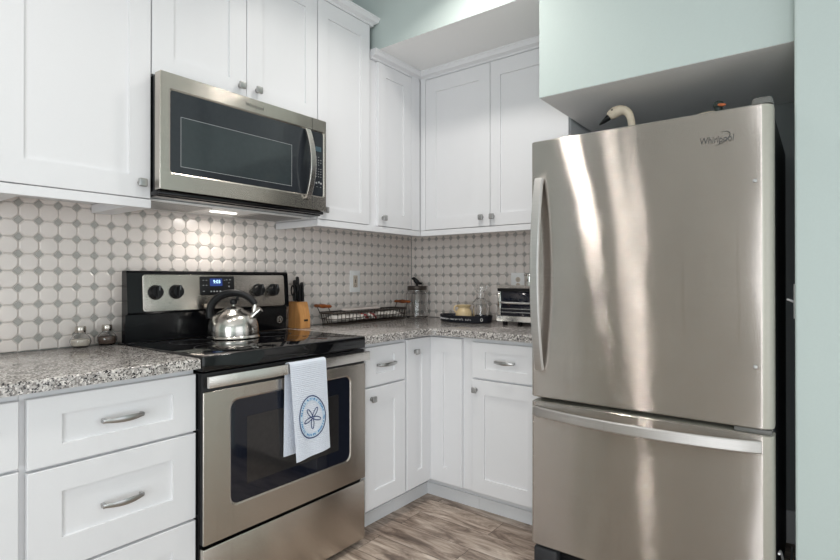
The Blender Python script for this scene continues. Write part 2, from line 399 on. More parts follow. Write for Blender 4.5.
# frames for the added openings around the fill lights, out of view
for n, (p, ax) in enumerate((((2.05, 3.95, 0.06, 2.14), 'y'), ((-3.2, -1.0, 0.06, 2.14), 'x'))):
    bm = new(); a0, a1, z0, z1 = p
    for (p0, p1, u, v) in ((a0, a0 + 0.05, z0, z1), (a1 - 0.05, a1, z0, z1), (a0 + .05, a1 - .05, z0, z0 + 0.05), (a0 + .05, a1 - .05, z1 - 0.05, z1), ((a0 + a1) / 2 - 0.03, (a0 + a1) / 2 + 0.03, z0 + .05, z1 - .05)):
        if ax == 'y': box(bm, p0, p1, RY - 0.08, RY - 0.03, u, v)
        else: box(bm, RX + 0.03, RX + 0.08, p0, p1, u, v)
    struct('window_%d' % (n + 1), bm, M['trim'], 'added white window frame out of view', 'window')

# ------------------------------------------------------------------ cabinet building
LEFT = lambda a, d, z: Vector((d, a, z))
BACK = lambda a, d, z: Vector((a, -d, z))
def cbox(bm, mp, a0, a1, d0, d1, z0, z1, bev=0.0):
    p, q = mp(a0, d0, z0), mp(a1, d1, z1); box(bm, p.x, q.x, p.y, q.y, p.z, q.z, bev); return bm
def shaker(mp, a0, a1, z0, z1, d0, st=0.07, th=0.02, rail=None, pan=None):
    """five-piece door or drawer front with a recessed panel"""
    if pan: pa0, pa1, pz0, pz1 = pan
    else:
        rail = rail or st; pa0, pa1, pz0, pz1 = a0 + st, a1 - st, z0 + rail, z1 - rail
    t = bmesh.new(); d1 = d0 + th; ch = 0.0018; rc = 0.0075
    rect = lambda A0, A1, Z0, Z1, D: [t.verts.new(mp(A0, D, Z0)), t.verts.new(mp(A1, D, Z0)), t.verts.new(mp(A1, D, Z1)), t.verts.new(mp(A0, D, Z1))]
    rings = [rect(a0, a1, z0, z1, d0), rect(a0, a1, z0, z1, d1 - ch), rect(a0 + ch, a1 - ch, z0 + ch, z1 - ch, d1),
             rect(pa0, pa1, pz0, pz1, d1), rect(pa0 + 0.001, pa1 - 0.001, pz0 + 0.001, pz1 - 0.001, d1 - rc)]
    for A, B in zip(rings, rings[1:]):
        for i in range(4): j = (i + 1) % 4; t.faces.new((A[i], A[j], B[j], B[i]))
    t.faces.new(rings[-1]); t.faces.new(list(reversed(rings[0])))
    bmesh.ops.recalc_face_normals(t, faces=t.faces)
    bm = new(); merge(bm, t); return bm
def door(parent, mp, name='door', **k):
    return obj(name, shaker(mp, **k), M['cab'], parent, smooth=False)
def knob(parent, mp, a, z, d, s=0.0145):
    bm = new(); p0, p1 = mp(a, d + 0.0004, z), mp(a, d + 0.016, z); n = (p1 - p0).normalized()
    cyl(bm, p0, p1, 0.008, 0.0055, 16)
    m = frame(p1, mp(1, 0, 0) - mp(0, 0, 0), (0, 0, 1))
    if m.col[2].to_3d().dot(n) < 0: m = frame(p1, mp(-1, 0, 0) - mp(0, 0, 0), (0, 0, 1))
    prism(bm, rrect(2 * s, 2 * s, 0.004, 3), m, 0.009, 0.0035, 3)
    cyl(bm, p0, p0 + n * 0.003, 0.011, 0.010, 16)
    return obj('knob', bm, M['nickel'], parent)
def pull(parent, mp, a0, a1, z, d):
    """low arched bar pull with two square feet"""
    bm = new(); N = 18; t = bmesh.new(); rings = []
    for i in range(N + 1):
        s = i / N; a = a0 + (a1 - a0) * s; e = max(0.0, math.sin(PI * s))
        dd = d + 0.014 + 0.016 * e ** 0.8; hh = 0.0048 + 0.0042 * e; zz = z
        rings.append([t.verts.new(mp(a, dd + o, zz + k * hh)) for o, k in ((-0.003, -0.8), (0.0015, -1), (0.0035, -0.5), (0.0035, 0.5), (0.0015, 1), (-0.003, 0.8))])
    for A, B in zip(rings, rings[1:]):
        for i in range(6): j = (i + 1) % 6; t.faces.new((A[i], A[j], B[j], B[i]))
    t.faces.new(rings[0]); t.faces.new(list(reversed(rings[-1]))); bmesh.ops.recalc_face_normals(t, faces=t.faces); merge(bm, t)
    for a, sg in ((a0, 1), (a1, -1)): cbox(bm, mp, a - 0.001, a + sg * 0.009, d + 0.0004, d + 0.0185, z - 0.0062, z + 0.0062, 0.0015)
    return obj('handle', bm, M['nickel'], parent)
def crown(bm, mp, a0, a1, d, z0, z1, out, ends=(False, False), d_back=0.01):
    """stepped crown run along a at depth d"""
    h = z1 - z0
    prof = [(0.0, 0.0), (0.004, 0.02), (0.004, 0.22), (0.010, 0.30), (0.022, 0.42), (0.040 * out / 0.05, 0.66), (0.044 * out / 0.05, 0.80), (out, 0.84), (out, 1.0)]
    t = bmesh.new()
    path = [(a0, d, 0, 1)]
    cols = []
    corners = []
    if ends[0]: corners.append((a0, d_back, -1, 0))
    corners.append((a0, d, -1 if ends[0] else 0, 1))
    corners.append((a1, d, 1 if ends[1] else 0, 1))
    if ends[1]: corners.append((a1, d_back, 1, 0))
    for (a, dd, oa, od) in corners:
        cols.append([t.verts.new(mp(a + oa * o, dd + od * o, z0 + h * k)) for o, k in prof] + [t.verts.new(mp(a, dd - 0.012 if od else dd, z1)), t.verts.new(mp(a, dd - 0.012 if od else dd, z0))])
    n = len(cols[0])
    for A, B in zip(cols, cols[1:]):
        for i in range(n): j = (i + 1) % n; t.faces.new((A[i], A[j], B[j], B[i]))
    t.faces.new(cols[0]); t.faces.new(list(reversed(cols[-1])))
    bmesh.ops.recalc_face_normals(t, faces=t.faces); merge(bm, t); return bm
UF = 0.3134                    # face frame of the wall cabinets; their doors end at UF + 0.02
ZU, ZUT, ZTALL = 1.462, 2.365, 2.538
def carcass(mp, a0, a1, d1, z0, z1, d0=0.0):
    bm = new(); cbox(bm, mp, a0, a1, d0, d1, z0, z1, 0.0008); return bm
def light_rail(mp, a0, a1, d, zt, zb, left=True, right=True, dback=0.0095, wl=0.019, wr=0.019):
    bm = new(); cbox(bm, mp, a0, a1, d - 0.02, d, zb, zt, 0.0012)
    if left: cbox(bm, mp, a0, a0 + wl, dback, d - 0.02, zb, zt, 0.001)
    if right: cbox(bm, mp, a1 - wr, a1, dback, d - 0.02, zb, zt, 0.001)
    return bm

# wall cabinet at the far left
A = thing('wall_cabinet', 'white single-door wall cabinet left of the microwave', 'wall cabinet', (0, -2.17, ZU))
obj('body', carcass(LEFT, -2.4, -1.9395, UF, ZU, ZTALL, 0.009), M['cab'], A, False)
door(A, LEFT, a0=-2.396, a1=-1.941, z0=ZU + 0.001, z1=ZTALL - 0.002, d0=UF + 0.0006, st=0.074, rail=0.079)
knob(A, LEFT, -1.977, 1.515, UF + 0.0206, 0.0145)
obj('light_rail', light_rail(LEFT, -2.4, -1.9395, UF + 0.02, ZU - 0.0025, 1.428, wl=0.075, wr=0.075), M['cab'], A, False)
obj('crown_molding', crown(new(), LEFT, -2.4, -1.9395, UF + 0.02, ZTALL, 2.586, 0.032), M['cab'], A, False)
# over the microwave
B = thing('wall_cabinet', 'white two-door wall cabinet directly above the microwave', 'wall cabinet', (0, -1.55, 1.915))
obj('body', carcass(LEFT, -1.9385, -1.1485, UF, 1.915, ZTALL, 0.001), M['cab'], B, False)
door(B, LEFT, a0=-1.936, a1=-1.5435, z0=1.918, z1=ZTALL - 0.002, d0=UF + 0.0006, pan=(-1.857, -1.622, 2.0, 2.458))
door(B, LEFT, a0=-1.5405, a1=-1.151, z0=1.918, z1=ZTALL - 0.002, d0=UF + 0.0006, pan=(-1.462, -1.222, 2.0, 2.458))
knob(B, LEFT, -1.574, 1.979, UF + 0.0206, 0.0145); knob(B, LEFT, -1.491, 1.982, UF + 0.0206, 0.0145)
obj('crown_molding', crown(new(), LEFT, -1.9385, -1.1485, UF + 0.02, ZTALL, 2.586, 0.032), M['cab'], B, False)
# tall one to the right of the microwave
Cc = thing('wall_cabinet', 'tall white one-door wall cabinet right of the microwave', 'wall cabinet', (0, -0.95, ZU))
obj('body', carcass(LEFT, -1.148, -0.759, UF, ZU, ZTALL, 0.009), M['cab'], Cc, False)
door(Cc, LEFT, a0=-1.1455, a1=-0.782, z0=ZU + 0.001, z1=ZTALL - 0.002, d0=UF + 0.0006, pan=(-1.08, -0.849, 1.52, 2.456))
knob(Cc, LEFT, -1.108, 1.508, UF + 0.0206, 0.0145)
obj('light_rail', light_rail(LEFT, -1.148, -0.759, UF + 0.02, ZU - 0.0025, 1.428, True, False), M['cab'], Cc, False)
obj('crown_molding', crown(new(), LEFT, -1.148, -0.759, UF + 0.02, ZTALL, 2.586, 0.032, (False, True), 0.012), M['cab'], Cc, False)
# corner cabinet on the range wall
D = thing('wall_cabinet', 'narrow white one-door corner wall cabinet under the soffit', 'wall cabinet', (0, -0.55, ZU))
obj('body', carcass(LEFT, -0.7585, -0.0095, UF, ZU, ZUT + 0.004, 0.009), M['cab'], D, False)
bm = new(); cbox(bm, LEFT, -0.415, -0.336, UF + 0.0004, UF + 0.0195, ZU, ZUT + 0.004, 0.001); obj('filler_strip', bm, M['cab'], D, False)
door(D, LEFT, a0=-0.713, a1=-0.417, z0=ZU + 0.001, z1=ZUT, d0=UF + 0.0006, pan=(-0.648, -0.489, 1.538, 2.296))
knob(D, LEFT, -0.675, 1.508, UF + 0.0206, 0.0145)
obj('light_rail', light_rail(LEFT, -0.7585, -0.3345, UF + 0.02, ZU - 0.0025, 1.428, False, False), M['cab'], D, False)
obj('crown_molding', crown(new(), LEFT, -0.7585, -0.336, UF + 0.012, ZUT + 0.0045, 2.4205, 0.032), M['cab'], D, False)
# on the back wall
Ec = thing('wall_cabinet', 'white two-door wall cabinet on the back wall beside the refrigerator', 'wall cabinet', (0.8, 0, ZU))
obj('body', carcass(BACK, UF + 0.001, 1.267, UF, ZU, ZUT + 0.004, 0.009), M['cab'], Ec, False)
bm = new(); cbox(bm, BACK, UF + 0.0215, 0.372, UF + 0.0004, UF + 0.0195, ZU, ZUT + 0.004, 0.001); obj('filler_strip', bm, M['cab'], Ec, False)
door(Ec, BACK, a0=0.375, a1=0.8165, z0=ZU + 0.001, z1=ZUT, d0=UF + 0.0006, pan=(0.449, 0.744, 1.531, 2.282))
door(Ec, BACK, a0=0.8195, a1=1.265, z0=ZU + 0.001, z1=ZUT, d0=UF + 0.0006, pan=(0.88, 1.195, 1.531, 2.282))
knob(Ec, BACK, 0.766, 1.513, UF + 0.0206, 0.0145); knob(Ec, BACK, 0.836, 1.513, UF + 0.0206, 0.0145)
obj('light_rail', light_rail(BACK, UF + 0.0215, 1.267, UF + 0.02, ZU - 0.0025, 1.428, False, True), M['cab'], Ec, False)
obj('crown_molding', crown(new(), BACK, UF + 0.015, 1.267, UF + 0.012, ZUT + 0.0045, 2.4205, 0.032), M['cab'], Ec, False)

# base cabinets
BF, DT = 0.6095, 0.021         # face frame depth, door thickness
ZB0, ZBT = 0.118, 0.878
def base(name, label, mp, a0, a1, base_loc, toe=(None, None)):
    t = thing(name, label, 'base cabinet', base_loc)
    obj('body', carcass(mp, a0, a1, BF, ZB0 - 0.006, ZBT), M['cab'], t, False)
    ta, tb = toe[0] if toe[0] is not None else a0, toe[1] if toe[1] is not None else a1
    bm = new(); cbox(bm, mp, ta, tb, 0.3, 0.545, 0.0, ZB0 - 0.0065); cbox(bm, mp, ta, tb, 0.545, 0.553, 0.0, 0.062, 0.002)
    obj('toe_kick', bm, M['toe'], t, False)
    return t
def drawer(t, mp, a0, a1, z0, z1, pan, pl):
    o = obj('drawer_front', shaker(mp, a0, a1, z0, z1, BF + 0.0006, pan=pan, th=DT - 0.0006), M['cab'], t, False)
    if pl:
        h = pull(o, mp, pl[0], pl[1], pl[2], BF + DT)
    return o
def base_door(t, mp, a0, a1, z0, z1, pan, kn=None):
    o = obj('door', shaker(mp, a0, a1, z0, z1, BF + 0.0006, pan=pan, th=DT - 0.0006), M['cab'], t, False)
    if kn: knob(o, mp, kn[0], kn[1], BF + DT, 0.0135)
    return o
t = base('base_cabinet', 'white cabinet with a stack of three drawers left of the range', LEFT, -2.4075, -1.9315, (0, -2.17, 0))
drawer(t, LEFT, -2.394, -1.9335, 0.674, 0.859, (-2.316, -2.01, 0.727, 0.808), (-2.2195, -2.1055, 0.768))
drawer(t, LEFT, -2.394, -1.9335, 0.388, 0.666, (-2.316, -2.01, 0.472, 0.599), (-2.2195, -2.1055, 0.527))
drawer(t, LEFT, -2.394, -1.9335, ZB0, 0.380, (-2.316, -2.01, 0.190, 0.308), (-2.2195, -2.1055, 0.25))
t = base('base_cabinet', 'white drawer cabinet cut off at the left edge of the counter', LEFT, -2.88, -2.4085, (0, -2.64, 0))
drawer(t, LEFT, -2.87, -2.412, 0.685, 0.859, (-2.8, -2.48, 0.735, 0.808), (-2.70, -2.59, 0.768))
drawer(t, LEFT, -2.87, -2.412, 0.388, 0.677, (-2.8, -2.48, 0.472, 0.599), (-2.70, -2.59, 0.527))
drawer(t, LEFT, -2.87, -2.412, ZB0, 0.380, (-2.8, -2.48, 0.190, 0.308), (-2.70, -2.59, 0.25))
t = base('base_cabinet', 'narrow white cabinet with a drawer over one door, right of the range', LEFT, -1.155, -0.8355, (0, -0.99, 0))
drawer(t, LEFT, -1.128, -0.841, 0.680, 0.858, (-1.057, -0.923, 0.732, 0.814), (-1.050, -0.924, 0.772))
base_door(t, LEFT, -1.128, -0.841, ZB0, 0.671, (-1.067, -0.921, 0.199, 0.598), (-1.087, 0.622))
# L-shaped corner cabinet with two narrow doors meeting in the corner
t = thing('base_cabinet', 'white corner cabinet with two narrow doors meeting at the inside corner', 'base cabinet', (0.3, -0.3, 0))
bm = new(); prism(bm, [(0.001, -0.001), (0.001, -0.835), (BF, -0.835), (BF, -BF), (0.878, -BF), (0.878, -0.001)], Matrix.Translation((0, 0, ZB0 - 0.006)), ZBT - ZB0 + 0.006); obj('body', bm, M['cab'], t, False)
bm = new(); prism(bm, [(0.3, -0.3), (0.3, -0.835), (0.545, -0.835), (0.545, -0.545), (0.878, -0.545), (0.878, -0.3)], Matrix.Translation((0, 0, 0)), ZB0 - 0.0065)
prism(bm, [(0.544, -0.544), (0.544, -0.835), (0.553, -0.835), (0.553, -0.553), (0.878, -0.553), (0.878, -0.544)], Matrix.Translation((0, 0, 0)), 0.062); obj('toe_kick', bm, M['toe'], t, False)
base_door(t, LEFT, -0.8285, -BF - DT - 0.0005, ZB0, 0.868, (-0.749, -0.704, 0.198, 0.79), (-0.764, 0.803))
base_door(t, BACK, BF + 0.0012, 0.8235, ZB0, 0.868, (0.709, 0.738, 0.198, 0.79))
t = base('base_cabinet', 'white cabinet with a drawer over one door, beside the refrigerator', BACK, 0.8785, 1.276, (1.08, 0, 0))
drawer(t, BACK, 0.885, 1.266, 0.682, 0.858, (0.958, 1.184, 0.731, 0.813), (1.018, 1.124, 0.772))
base_door(t, BACK, 0.885, 1.266, ZB0, 0.673, (0.954, 1.184, 0.19, 0.603), (0.907, 0.624))

# countertops
def counter(name, label, poly, loc):
    bm = new(); prism(bm, poly, Matrix.Translation((0, 0, 0.8795)), 0.0345, 0.009, 3)
    return tag(obj(name, bm, M['granite']), label, 'countertop')
counter('countertop', 'speckled granite countertop left of the range', [(0.001, -2.89), (0.6545, -2.89), (0.6545, -1.9312), (0.001, -1.9312)], None)
r = 0.05; arc = [(0.6545 + r - r * math.cos(a), -0.6545 - r + r * math.sin(a)) for a in [PI / 2 * k / 6 for k in range(7)]]
counter('countertop', 'L-shaped speckled granite countertop in the corner', [(0.001, -0.001), (0.001, -1.1575), (0.6545, -1.1575)] + arc + [(1.296, -0.6545), (1.296, -0.001)], None)

# ------------------------------------------------------------------ range
RY0, RY1 = -1.9265, -1.1615
R = thing('range', 'stainless steel and black electric range with a smooth glass cooktop', 'range', (0.33, (RY0 + RY1) / 2, 0))
bm = new(); box(bm, 0.03, 0.635, RY0, RY1, 0.022, 0.862, 0.003)
for x in (0.08, 0.58):
    for y in (RY0 + 0.05, RY1 - 0.05): cyl(bm, (x, y, 0.0), (x, y, 0.024), 0.018)
obj('body', bm, M['black'], R, False)
bm = new(); box(bm, 0.03, 0.662, RY0 - 0.002, RY1 + 0.002, 0.866, 0.9185, 0.006, 3); obj('cooktop', bm, M['glassblack'], R)
# burner rings printed on the glass
for (x, y, rr) in ((0.48, -1.73, 0.11), (0.48, -1.36, 0.085), (0.25, -1.74, 0.08), (0.25, -1.37, 0.10)):
    obj('burner_ring', lathe(new(), [(rr - 0.0012, 0), (rr + 0.0012, 0), (rr + 0.0012, 0.0002), (rr - 0.0012, 0.0002), (rr - 0.0012, 0)], (x, y, 0.9186), 48), M['ring'], R)
# control console
bm = new(); Z0c, Z1c = 1.033, 1.204
prism(bm, [(0.076, 0.9190), (0.104, 0.9190), (0.108, Z0c - 0.004), (0.125, Z0c), (0.128, Z0c + 0.006), (0.116, Z1c - 0.008), (0.108, Z1c), (0.080, Z1c), (0.076, Z1c - 0.006)], frame((0, RY0 - 0.004, 0), (1, 0, 0), (0, 0, 1)) @ Matrix.Scale(-1, 4, (0, 0, 1)), RY1 - RY0 + 0.010)
bmesh.ops.recalc_face_normals(bm, faces=bm.faces)
obj('backguard', bm, M['black'], R, False)
# tilted console face: local frame x along +y, y up the face, z outward
cons = frame((0.1286, RY0, Z0c + 0.004), (0, 1, 0), (-0.070, 0, 1)); un = cons.col[2].to_3d(); uy = cons.col[1].to_3d()
def onc(y, z, off=0.0):   # matrix on the console face at world y, z
    m = cons.copy(); s = (z - (Z0c + 0.004)) / uy.z
    m.translation = Vector((0.1286, y, Z0c + 0.004)) + uy * s + un * off - Vector((0, 0, 0)); return m
bm = new(); prism(bm, rrect(0.690, 0.149, 0.012), onc(-1.5285, 1.1145, 0.0004), 0.003, 0.001); obj('control_panel', bm, M['steel'], R)
CP = 0.0036
for y, z in ((-1.824, 1.117), (-1.738, 1.118), (-1.337, 1.118), (-1.252, 1.117)):
    bm = new(); lathe(bm, [(0.0300, 0), (0.0300, 0.004), (0.0265, 0.006), (0.0250, 0.020), (0.022, 0.024), (0, 0.024)], None, 28, onc(y, z, CP))
    prism(bm, rrect(0.013, 0.052, 0.004), onc(y, z, CP + 0.02) @ Matrix.Rotation(math.radians(-6), 4, 'Z'), 0.016, 0.002)
    k = obj('control_knob', bm, M['blackmat'], R)
    bm = new(); prism(bm, [(-0.0009, 0.006), (0.0009, 0.006), (0.0009, 0.025), (-0.0009, 0.025)], onc(y, z, CP + 0.0362) @ Matrix.Rotation(math.radians(-6), 4, 'Z'), 0.0004); obj('pointer_mark', bm, M['greyprint'], k, False)
    bm = new()
    for a in range(-120, 121, 30):
        q = onc(y, z, CP) @ Matrix.Rotation(math.radians(a), 4, 'Z'); prism(bm, [(-0.0006, 0.034), (0.0006, 0.034), (0.0006, 0.037), (-0.0006, 0.037)], q, 0.0003)
    obj('dial_marks', bm, M['greyprint'], R, False)
bm = new(); prism(bm, rrect(0.166, 0.082, 0.006), onc(-1.549, 1.141, CP), 0.0025, 0.001); dp = obj('display_panel', bm, M['blackmat'], R)
bm = new(); prism(bm, rrect(0.060, 0.033, 0.002), onc(-1.556, 1.156, CP + 0.0026), 0.0006); obj('screen', bm, M['lcd'], dp, False)
bm = new(); text(bm, '9:03', onc(-1.553, 1.158, CP + 0.0036), 0.021, 0.0003); obj('clock_digits', bm, M['lcd_digit'], dp, False)
bm = new()
for dy, dz, ww, hh in ((-0.068, .024, .006, .003), (-0.053, .024, .006, .003), (-0.068, .002, .006, .003), (-0.053, .002, .006, .003), (-0.066, -.024, .008, .003), (-0.032, -.025, .008, .006), (-0.018, -.025, .008, .006), (-0.004, -.025, .008, .006), (0.012, -.025, .008, .006),
                      (0.034, .024, .005, .003), (0.045, .026, .008, .003), (0.062, .026, .01, .003), (0.056, .012, .006, .003), (0.056, -.004, .006, .006), (0.062, -.024, .008, .003), (0.044, -.024, .005, .003)):
    obj('touch_key', prism(new(), rrect(ww, hh, 0.001, 1), onc(-1.549 + dy, 1.141 + dz, CP + 0.0026), 0.0004), M['greyprint'], dp, False)
bm = new(); text(bm, 'Whirlpool', onc(-1.524, 1.069, CP), 0.013, 0.0004, 0.15); obj('logo_badge', bm, M['badge'], R, False)
bm = new()
for y in (-1.765, -1.31): obj('indicator_light', prism(new(), rrect(0.004, 0.004, 0.0018, 2), onc(y, 1.072, CP), 0.0005), M['badge'], R, False)
# round emblem on the riser
em = frame((0.1065, -1.197, 0.968), (0, 1, 0), (0, 0, 1))
bm = new(); lathe(bm, [(0.018, 0), (0.018, 0.0014), (0.0135, 0.0014), (0.0135, 0.0008)], None, 32, em)
for dz in (-0.006, 0.001, 0.008): tube(bm, [em @ Vector((-0.008 + 0.016 * k / 8, dz + 0.0035 * math.sin(k / 8 * 2 * PI), 0.0012)) for k in range(9)], 0.0013, 6)
obj('emblem', bm, M['steel_light'], R)
# oven door
bm = new(); box(bm, 0.636, 0.656, RY0 + 0.001, RY1 - 0.001, 0.297, 0.862, 0.003); od = obj('oven_door', bm, M['blackmat'], R)
def plate_with_hole(w, h, hw, hh, hr, hcx, hcy, th, m, orad=0.003):
    """rounded plate with a rounded window hole, local frame centred"""
    t = bmesh.new(); n = 6
    outer = rrect(w, h, orad, n); inner = rrect(hw, hh, hr, n, hcx, hcy); L = len(outer)
    def ring(P, z): return [t.verts.new((x, y, z)) for x, y in P]
    oi = [(hcx + (x - hcx) * (1 + 0.006 / (hw / 2)), hcy + (y - hcy) * (1 + 0.006 / (hh / 2))) for x, y in inner]
    a = ring(outer, 0); b = ring(outer, th - 0.001); b2 = ring([(x * (1 - 0.002 / w), y * (1 - 0.002 / h)) for x, y in outer], th); c = ring(oi, th); d = ring(inner, th - 0.003); e = ring(inner, 0)
    for A_, B_ in ((a, b), (b, b2), (b2, c), (c, d), (d, e), (e, a)):
        for i in range(L): j = (i + 1) % L; t.faces.new((A_[i], A_[j], B_[j], B_[i]))
    bmesh.ops.recalc_face_normals(t, faces=t.faces); bm = new(); merge(bm, t, m); return bm
DW, ZD0, ZD1 = RY1 - RY0 - 0.003, 0.297, 0.800
fd = frame((0.6565, (RY0 + RY1) / 2, (ZD0 + ZD1) / 2), (0, 1, 0), (0, 0, 1))
cy, cz = (-1.824 - 1.256) / 2 - (RY0 + RY1) / 2, (0.398 + 0.757) / 2 - (ZD0 + ZD1) / 2
obj('door_panel', plate_with_hole(DW, ZD1 - ZD0, 0.568, 0.357, 0.030, cy, cz, 0.006, fd), M['steel'], od, True, 12)
bm = new(); prism(bm, rrect(0.567, 0.356, 0.0295, 6, cy, cz), fd @ Matrix.Translation((0, 0, 0.0001)), 0.0022); gw = obj('window_glass', bm, M['ovenglass'], od)
bm = new(); prism(bm, rrect(0.44, 0.235, 0.004, 3, cy, cz - 0.006), fd @ Matrix.Translation((0, 0, 0.0024)), 0.0004); obj('view_window', bm, M['ovenglass_in'], gw)
bm = new(); box(bm, 0.680, 0.694, RY0 + 0.002, RY1 - 0.002, 0.817, 0.855, 0.002, 2)
for y in (RY0 + 0.03, RY1 - 0.03): box(bm, 0.6565, 0.681, y - 0.016, y + 0.016, 0.824, 0.850, 0.003)
obj('handle', bm, M['steel_light'], od)
bm = new(); box(bm, 0.636, 0.661, RY0 + 0.001, RY1 - 0.001, 0.028, 0.284, 0.004, 3); obj('storage_drawer', bm, M['steel'], R)

# ------------------------------------------------------------------ microwave
MY0, MY1 = -1.9455, -1.164
W = thing('microwave', 'stainless steel over-the-range microwave with a black glass door', 'microwave', (0.2, (MY0 + MY1) / 2, 1.465))
bm = new(); box(bm, 0.012, 0.372, MY0 + 0.0085, MY1 - 0.001, 1.47, 1.911, 0.002); obj('body', bm, M['black'], W, False)
fm = frame((0.374, (MY0 + MY1) / 2, (1.491 + 1.912) / 2), (0, 1, 0), (0, 0, 1)); MW_, MH_ = MY1 - MY0, 1.912 - 1.491
gy0, gy1, gz0, gz1 = -1.907, -1.181, 1.556, 1.852
gcy, gcz = (gy0 + gy1) / 2 - (MY0 + MY1) / 2, (gz0 + gz1) / 2 - (1.491 + 1.912) / 2
obj('front_frame', plate_with_hole(MW_, MH_, gy1 - gy0, gz1 - gz0, 0.010, gcy, gcz, 0.037, fm), M['steel'], W, True, 12)
bm = new(); prism(bm, rrect(gy1 - gy0 - 0.001, gz1 - gz0 - 0.001, 0.0095, 5, gcy, gcz), fm, 0.0345); mg = obj('door_glass', bm, M['mwglass'], W)
m2 = fm @ Matrix.Translation((0, 0, 0.0347))
seam = -1.248 - (MY0 + MY1) / 2
bm = new()
box_l = (-1.868 - (MY0 + MY1) / 2, -1.365 - (MY0 + MY1) / 2, 1.582 - 1.7015, 1.762 - 1.7015)
prism(bm, rrect(box_l[1] - box_l[0], box_l[3] - box_l[2], 0.004, 3, (box_l[0] + box_l[1]) / 2, (box_l[2] + box_l[3]) / 2), m2, 0.0004); obj('view_window', bm, M['mwmesh'], mg)
bm = new()
x0, x1, y0, y1 = box_l
for p in ((x0 - .0012, x1 + .0012, y0 - .0012, y0 + .0004), (x0 - .0012, x1 + .0012, y1 - .0004, y1 + .0012), (x0 - .0012, x0 + .0004, y0, y1), (x1 - .0004, x1 + .0012, y0, y1)):
    prism(bm, [(p[0], p[2]), (p[1], p[2]), (p[1], p[3]), (p[0], p[3])], m2, 0.0007)
obj('window_border', bm, M['greyprint'], mg, False)
bm = new(); prism(bm, [(seam - .0012, -MH_ / 2 + .001), (seam + .0012, -MH_ / 2 + .001), (seam + .0012, gcz - (gz1 - gz0) / 2 - .002), (seam - .0012, gcz - (gz1 - gz0) / 2 - .002)], fm @ Matrix.Translation((0, 0, 0.0371)), 0.0003); obj('door_seam', bm, M['badge'], W, False); bm = new()
prism(bm, [(seam - .0012, gcz + (gz1 - gz0) / 2 + .002), (seam + .0012, gcz + (gz1 - gz0) / 2 + .002), (seam + .0012, MH_ / 2 - .001), (seam - .0012, MH_ / 2 - .001)], fm @ Matrix.Translation((0, 0, 0.0371)), 0.0003)
obj('door_seam', bm, M['badge'], W, False)
# bowed handle
t = bmesh.new(); rings = []; N = 22; hy = -1.281
for i in range(N + 1):
    s = i / N; z = 1.535 + (1.850 - 1.535) * s; b = 0.008 + 0.038 * max(0.0, math.sin(PI * s)) ** 0.85
    x = 0.4105 + b
    rings.append([t.verts.new((x + o, hy + k, z)) for o, k in ((-0.007, -0.015), (0.002, -0.015), (0.004, -0.012), (0.004, 0.012), (0.002, 0.015), (-0.007, 0.015))])
for A_, B_ in zip(rings, rings[1:]):
    for i in range(6): j = (i + 1) % 6; t.faces.new((A_[i], A_[j], B_[j], B_[i]))
t.faces.new(rings[0]); t.faces.new(list(reversed(rings[-1]))); bmesh.ops.recalc_face_normals(t, faces=t.faces); bm = new(); merge(bm, t)
obj('handle', bm, M['steel_light'], W, True, 25)
# keypad
kp = obj('control_panel', prism(new(), rrect(0.052, 0.29, 0.003, 3, -1.2095 - (MY0 + MY1) / 2, gcz), m2, 0.0006), M['mwglass'], W)
bm = new(); m3 = fm @ Matrix.Translation((-1.2095 - (MY0 + MY1) / 2, gcz, 0.0354)); prism(bm, rrect(0.036, 0.022, 0.002, 2, -0.002, 0.070), m3, 0.0004); obj('screen', bm, M['mw_lcd'], kp, False)
def key(w_, h_, r_, yy, zz): obj('keypad_key', prism(new(), rrect(w_, h_, r_, 1, yy, zz), m3, 0.0004), M['greyprint'], kp, False)
for j, zz in enumerate((0.032, 0.019, 0.007, -0.004, -0.022, -0.034, -0.046, -0.058)):
    for i, yy in enumerate((-0.014, 0.0, 0.014)):
        if j in (0, 3) and i == 2: continue
        key(0.0055, 0.0028, 0.0006, yy, zz)
for yy, zz in ((-0.014, -0.088), (0.002, -0.084), (0.014, -0.088)): key(0.010, 0.008, 0.001, yy, zz)
for yy, zz in ((-0.010, -0.106), (0.012, -0.106)): key(0.007, 0.002, 0.0005, yy, zz)
bm = new(); text(bm, 'Whirlpool', fm @ Matrix.Translation((-1.556 - (MY0 + MY1) / 2, 1.882 - 1.7015, 0.0372)), 0.021, 0.0004, 0.15); obj('logo_badge', bm, M['badge'], W, False)
# underside: black vent lip, grey plate, grease filters and lamp
bm = new(); box(bm, 0.30, 0.398, MY0 + 0.004, MY1 - 0.004, 1.474, 1.4895, 0.004); obj('vent_lip', bm, M['black'], W)
bm = new(); box(bm, 0.02, 0.299, MY0 + 0.0095, MY1 - 0.006, 1.4635, 1.4695, 0.001); up = obj('bottom_plate', bm, M['white_plastic'], W)
for y0, y1 in ((MY0 + 0.03, -1.66), (-1.44, MY1 - 0.03)):
    bm = new(); box(bm, 0.07, 0.27, y0, y1, 1.4605, 1.4633, 0.001)
    for k in range(14): box(bm, 0.08 + k * 0.013, 0.086 + k * 0.013, y0 + 0.008, y1 - 0.008, 1.4595, 1.4604)
    obj('grease_filter', bm, M['nickel'], up, False)
bm = new(); box(bm, 0.180, 0.208, -1.62, -1.505, 1.4585, 1.4633, 0.001); obj('lamp_lens', bm, M['lens'], up, False)

